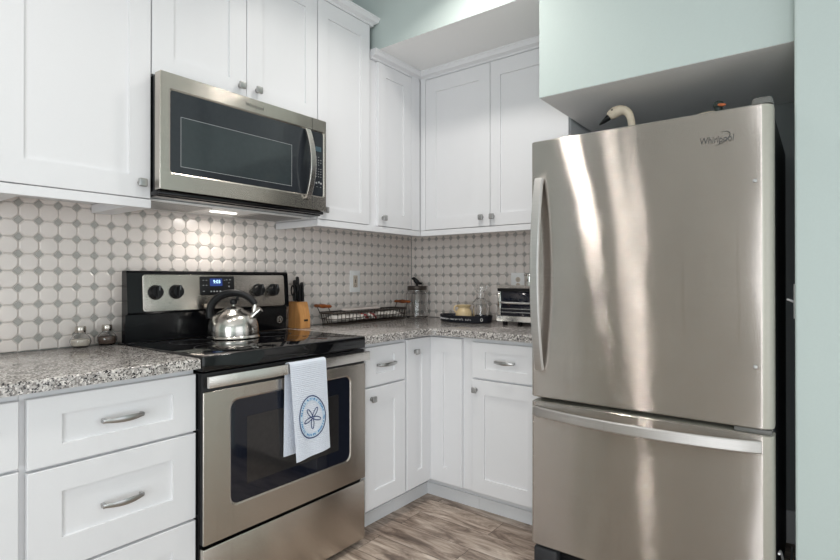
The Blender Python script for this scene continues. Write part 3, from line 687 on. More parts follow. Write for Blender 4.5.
# ------------------------------------------------------------------ refrigerator
FX0, FX1, FY = 1.314, 2.143, -0.86
F = thing('refrigerator', 'large stainless steel refrigerator with a bottom freezer drawer', 'refrigerator', ((FX0 + FX1) / 2, -0.42, 0))
bm = new(); box(bm, FX0 + 0.004, FX1 - 0.004, -0.775, -0.045, 0.022, 1.722, 0.004); 
for x in (FX0 + 0.06, FX1 - 0.06):
    for y in (-0.70, -0.12): cyl(bm, (x, y, 0), (x, y, 0.024), 0.02)
obj('case', bm, M['charcoal'], F, False)
def fdoor(name, z0, z1):
    """door with rounded vertical edges: front skin and edge bands share one mesh"""
    R_ = 0.030; prof = []
    yb = -0.787
    prof.append((FX0, yb)); 
    for k in range(9):
        a = PI / 2 * k / 8; prof.append((FX0 + 0.010 - 0.010 * math.cos(a), FY + 0.010 - 0.010 * math.sin(a)))
    for k in range(13):
        a = PI / 2 * k / 12; prof.append((FX1 - 0.034 + 0.034 * math.sin(a), FY + 0.034 - 0.034 * math.cos(a)))
    prof.append((FX1, yb))
    t = bmesh.new(); zs = [(z0, 0.004), (z0 + 0.004, 0), (z1 - 0.004, 0), (z1, 0.004)]
    rings = []
    cx, cyy = (FX0 + FX1) / 2, (FY + yb) / 2
    for z, ins in zs: rings.append([t.verts.new((x + (ins if x < cx else -ins), y + (ins if y < cyy else 0), z)) for x, y in prof])
    n = len(prof)
    for A_, B_ in zip(rings, rings[1:]):
        for i in range(n):
            j = (i + 1) % n; f = t.faces.new((A_[i], A_[j], B_[j], B_[i]))
            mx = (A_[i].co.x + A_[j].co.x) / 2
            f.material_index = 1 if (mx > FX1 - 0.031 or mx < FX0 + 0.003 or j == 0) else 0
    for r_ in (rings[0], rings[-1]): f = t.faces.new(r_); f.material_index = 1
    bmesh.ops.recalc_face_normals(t, faces=t.faces); bm = new(); merge(bm, t)
    return obj(name, bm, [M['fridge_steel'], M['fridge_edge']], F, True, 40)
ud = fdoor('door', 0.690, 1.735)
ld = fdoor('freezer_drawer', 0.086, 0.672)
bm = new(); box(bm, FX0 + 0.008, FX1 - 0.008, -0.786, -0.776, 0.09, 1.725); obj('door_gasket', bm, M['blackmat'], F, False)
# vertical bowed handle of the upper door
def ribbon(bm, pts, wdir, w, th):
    t = bmesh.new(); rings = []; wd = Vector(wdir).normalized(); P = [Vector(p) for p in pts]
    for i, p in enumerate(P):
        d = (P[min(i + 1, len(P) - 1)] - P[max(i - 1, 0)]).normalized(); nn = d.cross(wd).normalized()
        rings.append([t.verts.new(p + wd * a * w / 2 + nn * b * th / 2) for a, b in ((-1, -.6), (-.8, -1), (.8, -1), (1, -.6), (1, .6), (.8, 1), (-.8, 1), (-1, .6))])
    for A_, B_ in zip(rings, rings[1:]):
        for i in range(8): j = (i + 1) % 8; t.faces.new((A_[i], A_[j], B_[j], B_[i]))
    t.faces.new(rings[0]); t.faces.new(list(reversed(rings[-1]))); bmesh.ops.recalc_face_normals(t, faces=t.faces); merge(bm, t)
bm = new(); N = 26
ribbon(bm, [(1.354, FY - 0.010 - 0.048 * max(0.0, math.sin(PI * k / N)) ** 0.8, 0.805 + (1.578 - 0.805) * k / N) for k in range(N + 1)], (1, 0, 0), 0.036, 0.018)
obj('handle', bm, M['bar'], ud, True, 20)
bm = new()
ribbon(bm, [(FX0 + 0.012 + (FX1 - FX0 - 0.045) * k / N, FY - 0.006 - 0.055 * max(0.0, math.sin(PI * k / N)) ** 0.8, 0.634) for k in range(N + 1)], (0, 0, 1), 0.039, 0.012)
obj('handle', bm, M['bar'], ld, True, 20)
for z in (1.488, 0.889):
    bm = new(); lathe(bm, [(0.0065, 0), (0.0065, 0.002), (0.004, 0.004), (0, 0.0042)], None, 16, frame((2.094, FY - 0.0004, z), (1, 0, 0), (0, 0, 1))); obj('plug_button', bm, M['nickel'], ud)
bm = new(); text(bm, 'Whirlpool', frame((1.985, FY - 0.0008, 1.638), (1, 0, 0), (0, 0, 1)), 0.031, 0.0008, 0.12, 0.78)
tube(bm, [(1.985 + 0.040 * math.cos(a), FY - 0.0012, 1.639 + 0.020 * math.sin(a) + 0.012 * math.cos(a)) for a in [math.radians(-95 + 8 * k) for k in range(22)]], 0.0013, 6, rs=[0.0003 + 0.0014 * math.sin(PI * k / 21) for k in range(22)])
obj('logo_badge', bm, M['badge'], ud, False)
bm = new(); prism(bm, rrect(0.058, 0.09, 0.02, 5), Matrix.Translation((FX1 - 0.031, -0.808, 1.7365)), 0.022, 0.008, 3); obj('hinge_cap', bm, M['hinge'], F)
bm = new(); box(bm, FX1 - 0.11, FX1 - 0.006, -0.852, -0.80, 0.6735, 0.6885, 0.003); obj('middle_hinge', bm, M['hinge'], F)
bm = new(); box(bm, FX0 + 0.012, FX1 - 0.012, -0.80, -0.778, 0.012, 0.080, 0.003)
for k in range(5): box(bm, FX0 + 0.1, FX1 - 0.1, -0.804, -0.799, 0.018 + k * 0.012, 0.023 + k * 0.012)
obj('kick_grille', bm, M['blackmat'], F, False)
for x in (FX0 + 0.055, FX1 - 0.055):
    bm = new(); box(bm, x - 0.05, x + 0.05, -0.855, -0.805, 0.001, 0.076, 0.012, 3); obj('foot_cover', bm, M['charcoal'], F)
# power cord loop behind
bm = new(); cord = [Vector(p) for p in ((2.151, -0.77, 0.27), (2.151, -0.70, 0.255), (2.152, -0.60, 0.185), (2.155, -0.48, 0.08), (2.160, -0.34, 0.006), (2.162, -0.2, 0.0045), (2.160, -0.06, 0.0045))]
for _ in range(3):
    q = [cord[0]]
    for u, v in zip(cord, cord[1:]): q += [u * 0.75 + v * 0.25, u * 0.25 + v * 0.75]
    cord = q + [cord[-1]]
tube(bm, cord, 0.0038, 8)
tag(obj('power_cord', bm, M['white_plastic']), 'thin white cord drooping to the floor in the gap beside the refrigerator', 'cord')

# ------------------------------------------------------------------ decoys on the refrigerator
def ellipsoid(bm, c, r, m=None, mi=None, seg=24):
    t = bmesh.new(); bmesh.ops.create_uvsphere(t, u_segments=seg, v_segments=seg // 2, radius=1)
    t.transform(Matrix.Diagonal((*r, 1)))
    if m: t.transform(m)
    t.transform(Matrix.Translation(Vector(c))); merge(bm, t, None, mi)
FT = 1.7225
sw = thing('swan_decoy', 'cream painted wooden swan decoy with a curved neck on the refrigerator', 'decoy', (1.70, -0.55, FT))
bm = new(); t = bmesh.new(); bmesh.ops.create_uvsphere(t, u_segments=28, v_segments=14, radius=1)
for v in t.verts:
    c = v.co; k = 1 - 0.35 * max(0, c.x); v.co = Vector((c.x * 0.12, c.y * 0.075 * k, max(c.z, -0.75) * 0.052 + 0.040 + 0.02 * max(0, c.x) ** 2))
t.transform(Matrix.Translation((1.705, -0.55, FT))); merge(bm, t)
obj('body', bm, M['swan'], sw)
bm = new(); sy = -0.595
neck = [(1.622, -0.575, 1.762), (1.640, -0.588, 1.786), (1.640, sy, 1.812), (1.636, sy, 1.840), (1.628, sy, 1.862), (1.612, sy, 1.877), (1.592, sy, 1.881), (1.572, sy, 1.877), (1.556, sy, 1.868), (1.546, sy, 1.860)]
# smooth it
def smooth_path(P, it=3):
    P = [Vector(p) for p in P]
    for _ in range(it):
        Q = [P[0]]
        for a, b in zip(P, P[1:]): Q += [a * 0.75 + b * 0.25, a * 0.25 + b * 0.75]
        Q.append(P[-1]); P = Q
    return P
def lerp_list(L, n):
    out = []
    for i in range(n):
        s = i / (n - 1) * (len(L) - 1); k = min(int(s), len(L) - 2); f = s - k; out.append(L[k] * (1 - f) + L[k + 1] * f)
    return out
P = smooth_path(neck, 2); tube(bm, P, 1, 16, rs=lerp_list([0.022, 0.016, 0.0145, 0.0145, 0.0160, 0.0185, 0.0220, 0.0235, 0.0205, 0.0100], len(P)))
obj('neck', bm, M['swan'], sw, True, 80)
bm = new(); tube(bm, [(1.555, sy - 0.002, 1.868), (1.545, sy - 0.003, 1.858), (1.535, sy - 0.004, 1.850), (1.522, sy - 0.005, 1.841), (1.508, sy - 0.006, 1.833)], 1, 12, rs=[0.014, 0.0165, 0.013, 0.009, 0.004], flat=(0.9, 0.8)); obj('bill', bm, M['blackmat'], sw, True, 80)
bm = new(); ellipsoid(bm, (1.566, sy - 0.0205, 1.882), (0.004, 0.0045, 0.004)); ellipsoid(bm, (1.566, sy + 0.0205, 1.882), (0.004, 0.0045, 0.004)); obj('eye', bm, M['blackmat'], sw)
dk = thing('duck_decoy', 'small dark-headed duck decoy with an orange bill on the refrigerator', 'decoy', (1.925, -0.58, FT))
bm = new(); t = bmesh.new(); bmesh.ops.create_uvsphere(t, u_segments=28, v_segments=14, radius=1)
for v in t.verts:
    c = v.co; v.co = Vector((c.x * 0.082, c.y * 0.055, max(c.z, -0.7) * 0.054 + 0.0385 + 0.012 * max(0, -c.x) ** 2))
t.transform(Matrix.Translation((1.922, -0.58, FT))); merge(bm, t); obj('body', bm, M['duckbody'], dk)
bm = new(); P = smooth_path([(1.948, -0.585, 1.775), (1.955, -0.592, 1.800), (1.956, -0.6, 1.822)], 2); tube(bm, P, 1, 14, rs=lerp_list([0.018, 0.0145, 0.0135], len(P))); obj('neck', bm, M['mallard'], dk, True, 80)
bm = new(); ellipsoid(bm, (1.957, -0.602, 1.828), (0.0180, 0.015, 0.0165)); obj('head', bm, M['mallard'], dk)
bm = new(); tube(bm, [(1.962, -0.610, 1.826), (1.969, -0.619, 1.822), (1.976, -0.626, 1.819), (1.981, -0.631, 1.818)], 1, 12, rs=[0.0085, 0.0085, 0.008, 0.005], flat=(1.1, 0.65)); obj('bill', bm, M['orange'], dk, True, 80)

# ------------------------------------------------------------------ things on the counters
CZ = 0.9143
def lathe_obj(name, prof, c, mat, parent, n=36, **k): return obj(name, lathe(new(), prof, c, n), mat, parent, True, **k)
for (x, y, lab, fill, top) in ((0.046, -2.064, 'glass shaker filled with white salt on the left counter', 'salt', 0.030), (0.046, -1.972, 'glass shaker filled with brown pepper beside the range', 'pepper', 0.034)):
    s = thing('shaker', lab, 'shaker', (x, y, CZ), 'glass shakers on the left counter')
    lathe_obj('jar', [(0, 0), (0.022, 0), (0.030, 0.006), (0.0355, 0.020), (0.0345, 0.031), (0.027, 0.043), (0.0175, 0.051), (0.016, 0.057), (0.0145, 0.057), (0.0155, 0.050), (0.025, 0.0415), (0.032, 0.031), (0.033, 0.020), (0.028, 0.0075), (0.021, 0.003), (0, 0.003)], (x, y, CZ), M['glass'], s)
    lathe_obj('contents', [(0, 0.0034), (0.0205, 0.0034), (0.0275, 0.008), (0.0322, 0.020), (0.0315, top), (0.018, top + 0.001), (0, top + 0.0015)], (x, y, CZ), M[fill], s)
    lathe_obj('lid', [(0.0, 0.056), (0.0172, 0.056), (0.0185, 0.059), (0.0185, 0.074), (0.0165, 0.079), (0.0, 0.081)], (x, y, CZ), M['cork'], s)

# kettle
kx, ky, kz = 0.248, -1.548, 0.9191
K = thing('kettle', 'brushed stainless steel whistling kettle with a black handle on the cooktop', 'kettle', (kx, ky, kz))
lathe_obj('body', [(0, 0.0), (0.106, 0.0), (0.109, 0.004), (0.107, 0.010), (0.104, 0.013), (0.105, 0.030), (0.104, 0.050), (0.098, 0.074), (0.085, 0.094), (0.065, 0.110), (0.046, 0.118), (0.044, 0.1205), (0, 0.121)], (kx, ky, kz), M['kettle'], K, 56)
ld_ = lathe_obj('lid', [(0, 0.1215), (0.042, 0.1215), (0.041, 0.124), (0.030, 0.129), (0.012, 0.133), (0.007, 0.135), (0.006, 0.141), (0, 0.141)], (kx, ky, kz), M['kettle'], K)
lathe_obj('knob', [(0, 0.1415), (0.008, 0.1415), (0.0145, 0.146), (0.0165, 0.154), (0.0140, 0.162), (0.007, 0.167), (0, 0.168)], (kx, ky, kz), M['blackmat'], ld_)
sd = Vector((0.793, 0.609, 0)).normalized(); base_k = Vector((kx, ky, kz))
bm = new(); q0 = base_k + sd * 0.074 + Vector((0, 0, 0.083)); q1 = base_k + sd * 0.108 + Vector((0, 0, 0.114)); cyl(bm, q0, q1, 0.018, 0.0125, 20); dirv = (q1 - q0).normalized(); cyl(bm, q1 + dirv * 0.0005, q1 + dirv * 0.012, 0.0142, 0.0142, 20); obj('spout', bm, M['kettle'], K, True, 40)
hp = []
for k in range(25):
    a = math.radians(196 - 172 * k / 24)
    hp.append(base_k + sd * (0.102 * math.cos(a)) + Vector((0, 0, 0.108 + 0.084 * math.sin(a))))
hp = hp[:]; bm = new(); rs = [0.0155 + 0.0020 * math.sin(PI * k / 24) for k in range(25)]
rs[0] = 0.019; rs[1] = 0.0185
tube(bm, hp, 1, 14, rs=rs, flat=(1.05, 0.8)); 
tube(bm, [hp[17] - Vector((0, 0, 0.006)) - sd * 0.004, hp[17] - Vector((0, 0, 0.022)) - sd * 0.014, hp[18] - Vector((0, 0, 0.024)) - sd * 0.016], 0.006, 10)
obj('handle', bm, M['blackmat'], K, True, 60)
for sgn, pp in ((-1, hp[0]), (1, hp[-1])):
    obj('handle_bracket', cyl(new(), pp, base_k + sd * sgn * 0.086 + Vector((0, 0, 0.082)), 0.010, 0.012, 12), M['kettle'], K, True, 40)

# towel over the oven handle
tw = thing('dish_towel', 'white waffle dish towel with a blue sand dollar print on the oven handle', 'towel', (0.687, -1.53, 0.49))
prof = []
for z in [0.505 + (0.840 - 0.500) * k / 26 for k in range(27)]: prof.append((0.6745, z, -1))
for k in range(1, 8):
    a = PI - PI * k / 8; prof.append((0.687 + 0.0125 * math.cos(a), 0.851 + 0.0075 * math.sin(a), 0))
for z in [0.846 - (0.846 - 0.4915) * k / 30 for k in range(31)]: prof.append((0.6995, z, 1))
NY = 26; t = bmesh.new(); grid = []
def towel_pt(x, z, side, s):
    drop = max(0.0, (0.852 - z)); f = drop / 0.36
    if side >= 0:
        y0, y1 = -1.606 + 0.026 * f, -1.427 + 0.020 * f
        zz = z + (0.010 * f * (s - 0.5) * 1.2 if side > 0 else 0)
        xx = x + f * (0.004 + 0.0035 * math.sin(s * 9 + 1.0)) + 0.0025 * math.sin(s * 5)
    else:
        y0, y1 = -1.608 + 0.002 * f, -1.430 - 0.010 * f
        zz = z; xx = x - f * 0.010 + 0.002 * math.sin(s * 7) * f
    return Vector((xx, y0 + (y1 - y0) * s, zz))
for (x, z, sd_) in prof: grid.append([t.verts.new(towel_pt(x, z, sd_, s / NY)) for s in range(NY + 1)])
for A_, B_ in zip(grid, grid[1:]):
    for i in range(NY): t.faces.new((A_[i], A_[i + 1], B_[i + 1], B_[i]))
bmesh.ops.recalc_face_normals(t, faces=t.faces)
g = bmesh.ops.solidify(t, geom=list(t.faces), thickness=-0.0022)
bm = new(); merge(bm, t); cloth = obj('cloth', bm, M['towel'], tw, True, 60)
# sand dollar print, laid on the front of the cloth
def on_towel(y, z, off=0.003):
    f = (0.852 - z) / 0.36; y0, y1 = -1.606 + 0.026 * f, -1.427 + 0.020 * f; s = (y - y0) / (y1 - y0)
    return Vector((0.6995 + f * (0.004 + 0.0035 * math.sin(s * 9 + 1.0)) + 0.0025 * math.sin(s * 5) + off, y, z))
oc = (-1.502, 0.640)
def dollar(rr, a):   # slightly lopsided outline
    k = 1 + 0.06 * math.cos(2 * a + 2.4) + 0.03 * math.cos(3 * a + 0.5); return (oc[0] + rr * k * math.cos(a) * 0.93, oc[1] + rr * k * math.sin(a) * 1.04)
def strip(bm, pts, wd, off): 
    t = bmesh.new(); L = []
    for i, (y, z) in enumerate(pts):
        a = pts[max(i - 1, 0)]; b = pts[min(i + 1, len(pts) - 1)]; dy, dz = b[0] - a[0], b[1] - a[1]; q = math.hypot(dy, dz) or 1; ny, nz = -dz / q, dy / q
        L.append((t.verts.new(on_towel(y + ny * wd / 2, z + nz * wd / 2, off)), t.verts.new(on_towel(y - ny * wd / 2, z - nz * wd / 2, off))))
    for A_, B_ in zip(L, L[1:]): t.faces.new((A_[0], A_[1], B_[1], B_[0]))
    merge(bm, t)
bm = new(); strip(bm, [dollar(0.0640, 2 * PI * k / 60) for k in range(61)], 0.014, 0.0036); ring_w = obj('print_wash', bm, M['skyring'], cloth, False)
bm = new(); strip(bm, [dollar(0.0744, 2 * PI * k / 60) for k in range(61)], 0.0042, 0.0041)
for k in range(5):
    a = math.radians(90 - 35 + 72 * k); cy_, cz_ = oc[0] + 0.023 * math.cos(a), oc[1] - 0.002 + 0.023 * math.sin(a)
    lw, ll = 0.0066, 0.021
    pet = []
    for j in range(21):
        b_ = 2 * PI * j / 20; u, v = ll * 0.95 * math.cos(b_), lw * math.sin(b_); pet.append((cy_ + u * math.cos(a) - v * math.sin(a), cz_ + u * math.sin(a) + v * math.cos(a)))
    strip(bm, pet, 0.0034, 0.0041)
obj('print_outline', bm, M['navyink'], cloth, False)
bm = new(); random.seed(3)
for k in range(46):
    a = 2 * PI * k / 46
    if k % 46 in (0, 1, 22, 23, 8, 15, 30, 37): continue
    p, q = dollar(0.0604, a), dollar(0.0677, a + random.uniform(-0.05, 0.05)); strip(bm, [p, q], 0.0036, 0.0043)
    if random.random() < 0.6: p, q = dollar(random.choice((0.0604, 0.0640, 0.0677)), a), dollar(0.0640, a + 0.09); strip(bm, [p, q], 0.0028, 0.0043)
obj('print_lettering', bm, M['paleblue'], cloth, False)

# knife block with knives and scissors
KB = thing('knife_block', 'light wood knife block standing beside the range', 'knife block', (0.1, -1.06, CZ))
kb0, kb1 = -1.093, -1.026
bm = new(); prism(bm, [(0.04, 0), (0.140, 0), (0.140, 0.062), (0.118, 0.136), (0.045, 0.1385)], frame((0, kb1, CZ), (1, 0, 0), (0, 0, 1)), kb1 - kb0); bmesh.ops.bevel(bm, geom=list(bm.edges), offset=0.0025, segments=2, affect='EDGES'); blk = obj('body', bm, M['block'], KB)
bm = new(); prism(bm, rrect(0.026, 0.010, 0.001, 1), frame((0.1404, -1.056, CZ + 0.042), (0, 1, 0), (0, 0, 1)), 0.0005); obj('maker_mark', bm, M['dark_print'], KB, False)
knives = [(0.098, -1.062, 0.088, 'black-handled knife at the front of the block'), (0.098, -1.042, 0.100, 'tall black-handled knife at the front right corner of the block'), (0.078, -1.052, 0.104, 'black-handled knife in the middle of the block'),
          (0.060, -1.038, 0.130, 'tallest black-handled knife at the back right corner of the block'), (0.062, -1.058, 0.112, 'black-handled knife at the back of the block')]
lean = Vector((-0.13, 0.03, 1)).normalized()
for x, y, L, lab in knives:
    kn = thing('knife', lab, 'knife', (x, y, CZ + 0.139), 'knives in the block')
    p = Vector((x, y, CZ + 0.1395)); bm = new()
    m = frame(p, (1, 0, 0.13), lean); m = Matrix.Translation(p) @ Matrix((Vector((1, 0, 0.13)).normalized(), Vector((0, 1, -0.03)).normalized(), lean)).transposed().to_4x4()
    t = bmesh.new(); rings = []
    for k, (s, wx) in enumerate(((0.0, 0.0075), (0.25, 0.0085), (0.55, 0.0095), (0.85, 0.0105), (0.97, 0.009), (1.0, 0.005))):
        rings.append([t.verts.new((wx * a, 0.0062 * b * (0.6 if s == 1.0 else 1), 0.008 + (L - 0.008) * s)) for a, b in ((-1, -.6), (-.6, -1), (.6, -1), (1, -.6), (1, .6), (.6, 1), (-.6, 1), (-1, .6))])
    for A_, B_ in zip(rings, rings[1:]):
        for i in range(8): j = (i + 1) % 8; t.faces.new((A_[i], A_[j], B_[j], B_[i]))
    t.faces.new(rings[0]); t.faces.new(list(reversed(rings[-1]))); bmesh.ops.recalc_face_normals(t, faces=t.faces); merge(bm, t, m)
    obj('handle', bm, M['blackmat'], kn, True, 50)
    bm = new(); t = bmesh.new(); bmesh.ops.create_cube(t, size=1); t.transform(Matrix.Translation((0, 0, 0.004)) @ Matrix.Diagonal((0.016, 0.009, 0.0085, 1))); merge(bm, t, m); obj('bolster', bm, M['blackmat'], kn, False)
sc = thing('scissors', 'black-handled kitchen scissors at the left of the knife block', 'scissors', (0.085, -1.086, CZ + 0.139))
bm = new()
for dx, dz in ((0.014, 0.064), (-0.016, 0.058)):
    c = Vector((0.082 + dx, -1.083, CZ + 0.139 + dz)); tube(bm, [c + Vector((0.014 * math.cos(a), -0.002 * math.cos(a), 0.024 * math.sin(a))) for a in [2 * PI * k / 20 for k in range(20)]], 0.0038, 8, True)
    tube(bm, [c + Vector((-dx * 0.3, 0, -0.023)), Vector((0.082 + dx * 0.3, -1.083, CZ + 0.142))], 0.0048, 8)
obj('handle', bm, M['blackmat'], sc, True, 60)

# wire basket with turned wooden handles
bs = thing('wire_basket', 'long dark wire basket with two wooden handles against the tile', 'basket', (0.085, -0.5, CZ))
ang = math.radians(-2.0); bc = Vector((0.092, -0.552, CZ))
def bp(u, v, z): return bc + Vector((v * math.cos(ang) - u * math.sin(ang) * -1 * -1, u * math.cos(ang) + v * math.sin(ang), z)) if False else bc + Vector((v - u * 0.035, u, z))
def rr_loop(hl, hw, r, z, n=5): return [bp(x, y, z) for x, y in rrect(2 * hl, 2 * hw, r, n)]
bm = new(); HL, HW, HB = 0.335, 0.066, 0.068
tube(bm, rr_loop(HL, HW, 0.03, HB), 0.0054, 8, True)
tube(bm, rr_loop(HL - 0.006, HW - 0.004, 0.028, HB * 0.52), 0.0024, 6, True)
tube(bm, rr_loop(HL - 0.014, HW - 0.010, 0.024, 0.0034), 0.0030, 8, True)
for k in range(21):
    u = -HL + 0.03 + (2 * HL - 0.06) * k / 20; ub = u * (HL - 0.014) / HL
    for sgn in (-1, 1): tube(bm, [bp(u, sgn * HW, HB), bp(u * 0.99, sgn * (HW - 0.004), HB * 0.5), bp(ub, sgn * (HW - 0.010), 0.004), bp(ub, 0, 0.0032)], 0.0021, 6)
for v in (-0.04, -0.02, 0, 0.02, 0.04):
    for sgn in (-1, 1): tube(bm, [bp(sgn * HL, v, HB), bp(sgn * (HL - 0.014), v * 0.85, 0.0034)], 0.0021, 6)
    tube(bm, [bp(-HL + 0.014, v * 0.85, 0.0034), bp(HL - 0.014, v * 0.85, 0.0034)], 0.0021, 6)
obj('wire_frame', bm, M['wire'], bs, True, 60)
for sgn in (-1, 1):
    u = sgn * (HL + 0.022)
    for v in (-0.045, 0.045): obj('handle_support', tube(new(), [bp(sgn * HL, v, HB), bp(sgn * (HL + 0.012), v, HB + 0.018), bp(u, v, HB + 0.034)], 0.0024, 8), M['wire'], bs, True, 60)
    bm = new(); pts = [bp(u, -0.068 + 0.136 * k / 16, HB + 0.040) for k in range(17)]
    tube(bm, pts, 1, 16, rs=[0.0045, 0.0085, 0.0095, 0.0088, 0.0085, 0.0095, 0.0108, 0.0118, 0.012, 0.0118, 0.0108, 0.0095, 0.0085, 0.0088, 0.0095, 0.0085, 0.0045]); obj('handle', bm, M['handlewood'], bs, True, 60)
# folded paper and wrapped packets lying in the basket
bm = new(); t = bmesh.new(); bmesh.ops.create_cube(t, size=1); t.transform(Matrix.Diagonal((0.050, 0.30, 0.012, 1))); bmesh.ops.bevel(t, geom=list(t.edges), offset=0.004, segments=2, affect='EDGES')
t.transform(Matrix.Translation(bp(-0.03, -0.012, HB + 0.0115)) @ Matrix.Rotation(0.035, 4, 'Z')); merge(bm, t); tag(obj('folded_napkin', bm, M['napkin']), 'long folded white napkin lying across the top of the wire basket', 'napkin')
random.seed(11)
labs = ['white wrapped packet at the end of the wire basket nearest the range', 'white wrapped packet second from the range end of the basket', 'white wrapped packet third from the range end of the basket',
        'white and red wrapped packet near the middle of the basket', 'white and red wrapped packet just past the middle of the basket', 'white wrapped packet third from the far end of the basket', 'white wrapped packet second from the far end of the basket', 'white wrapped packet at the far end of the basket by the jar']
for i, lab in enumerate(labs):
    u = -0.268 + 0.0765 * i; t = bmesh.new(); bmesh.ops.create_grid(t, x_segments=10, y_segments=10, size=0.5)
    top = []
    for v in t.verts:
        x, y = v.co.x, v.co.y; h = max(0, (1 - (2 * x) ** 2) * (1 - (2 * y) ** 2)) ** 0.5; v.co.z = h * 0.021 + 0.003 * math.sin(x * 23 + i) * h
    t2 = t.copy()
    for v in t2.verts: v.co.z = -v.co.z * 0.8
    for q in (t, t2): q.transform(Matrix.Translation(bp(u, 0.002, 0.030)) @ Matrix.Rotation(random.uniform(-0.25, 0.25), 4, 'Z') @ Matrix.Rotation(0.25 * random.uniform(-1, 1), 4, 'Y') @ Matrix.Diagonal((0.088, 0.066, 1, 1)))
    bm = new(); merge(bm, t); merge(bm, t2); bmesh.ops.remove_doubles(bm, verts=bm.verts, dist=0.0002); bmesh.ops.recalc_face_normals(bm, faces=bm.faces)
    if i in (3, 4):
        bm.faces.ensure_lookup_table()
        for f in bm.faces:
            c = f.calc_center_median(); d = c - bp(u, 0.03, 0.03)
            if abs(d.y) < 0.012: f.material_index = 1
    tag(obj('wrapped_packet', bm, [M['packet'], M['packet_red']]), lab, 'packet', 'wrapped packets in the wire basket')

# glass jar with a bird on its lid, in the corner
jx, jy = 0.128, -0.1
J = thing('canister', 'square-shouldered glass jar with a dark bird-topped lid in the corner', 'jar', (jx, jy, CZ))
lathe_obj('glass_jar', [(0, 0.0), (0.066, 0.0), (0.071, 0.004), (0.073, 0.012), (0.073, 0.156), (0.069, 0.165), (0.060, 0.170), (0.060, 0.180), (0.0565, 0.180), (0.0565, 0.168), (0.065, 0.162), (0.0685, 0.154), (0.0685, 0.012), (0.062, 0.007), (0, 0.007)], (jx, jy, CZ), M['glass'], J, 44)
lj = lathe_obj('lid', [(0, 0.1805), (0.0625, 0.1805), (0.064, 0.183), (0.064, 0.206), (0.0610, 0.209), (0, 0.210)], (jx, jy, CZ), M['wire'], J, 40)
bm = new(); rdir = Vector((0.79, 0.61, 0)); bb = Vector((jx, jy, CZ + 0.210))
P = smooth_path([bb + rdir * 0.034 + Vector((0, 0, 0.014)), bb + rdir * 0.014 + Vector((0, 0, 0.016)), bb + rdir * 0.0 + Vector((0, 0, 0.024)), bb - rdir * 0.012 + Vector((0, 0, 0.038)), bb - rdir * 0.020 + Vector((0, 0, 0.048)), bb - rdir * 0.036 + Vector((0, 0, 0.047))], 2)
tube(bm, P, 1, 12, rs=lerp_list([0.004, 0.009, 0.0165, 0.014, 0.011, 0.0015], len(P)))
cyl(bm, bb + Vector((0, 0, 0.0003)), bb + Vector((0, 0, 0.018)), 0.008, 0.006, 12)
obj('bird_finial', bm, M['blackmat'], lj, True, 80)

# tray with pitcher and decanter
tx, ty = 0.578, -0.205
def ellipse_loop(rx, ry, z, n=56): return [Vector((tx + rx * math.cos(2 * PI * k / n), ty + ry * math.sin(2 * PI * k / n), z)) for k in range(n)]
def rings_mesh(loops, closed_ends=True):
    t = bmesh.new(); V = [[t.verts.new(p) for p in L] for L in loops]; n = len(V[0])
    for A_, B_ in zip(V, V[1:]):
        for i in range(n): j = (i + 1) % n; t.faces.new((A_[i], A_[j], B_[j], B_[i]))
    if closed_ends: t.faces.new(list(reversed(V[0]))); t.faces.new(V[-1])
    bmesh.ops.recalc_face_normals(t, faces=t.faces); bm = new(); merge(bm, t); return bm
T = thing('tray', 'oval navy black metal tray with white lettering on its rim', 'tray', (tx, ty, CZ))
obj('body', rings_mesh([ellipse_loop(0.162, 0.092, CZ), ellipse_loop(0.168, 0.098, CZ + 0.004), ellipse_loop(0.174, 0.104, CZ + 0.040), ellipse_loop(0.175, 0.105, CZ + 0.043), ellipse_loop(0.172, 0.102, CZ + 0.043), ellipse_loop(0.166, 0.096, CZ + 0.006), ellipse_loop(0.160, 0.090, CZ + 0.005)]), M['tray'], T)
bm = new(); random.seed(5)
def rim(a, z): return Vector((tx + (0.1712 + 0.0012) * math.cos(a), ty + (0.1012 + 0.0012) * math.sin(a), CZ + z))
a = math.radians(-142)
for wlen in (2, 8, 0, 10, 0, 4):
    if wlen == 0: a += 0.035; continue
    for q in range(wlen):
        p0, p1 = rim(a, 0.018), rim(a + 0.012, 0.0255); tube(bm, [p0, Vector((p0.x, p0.y, p1.z))], 0.0013, 4)
        if random.random() < 0.7: zz = random.choice((0.018, 0.0215, 0.0255)); tube(bm, [rim(a, zz), rim(a + 0.028, zz)], 0.0012, 4)
        a += 0.055
    a += 0.03
for a in (math.radians(-158), math.radians(-34)):
    tube(bm, [rim(a + 0.05 * math.cos(b), 0.0215 + 0.008 * math.sin(b)) for b in [2 * PI * k / 12 for k in range(12)]], 0.0018, 5, True)
obj('rim_lettering', bm, M['white_plastic'], T)
TZ = CZ + 0.0064
px_, py_ = 0.568, -0.21
Pm = thing('pitcher', 'small cream stoneware pitcher with dark marks standing in the tray', 'pitcher', (px_, py_, TZ))
lathe_obj('body', [(0, 0), (0.038, 0), (0.045, 0.006), (0.050, 0.026), (0.049, 0.048), (0.041, 0.064), (0.035, 0.073), (0.035, 0.080), (0.043, 0.090), (0.044, 0.094), (0.040, 0.095), (0.031, 0.081), (0.031, 0.072), (0.037, 0.061), (0.044, 0.047), (0.045, 0.026), (0.040, 0.009), (0, 0.006)], (px_, py_, TZ), M['bone'], Pm, 40)
hd = Vector((-0.79, -0.61, 0)); bm = new(); pb = Vector((px_, py_, TZ))
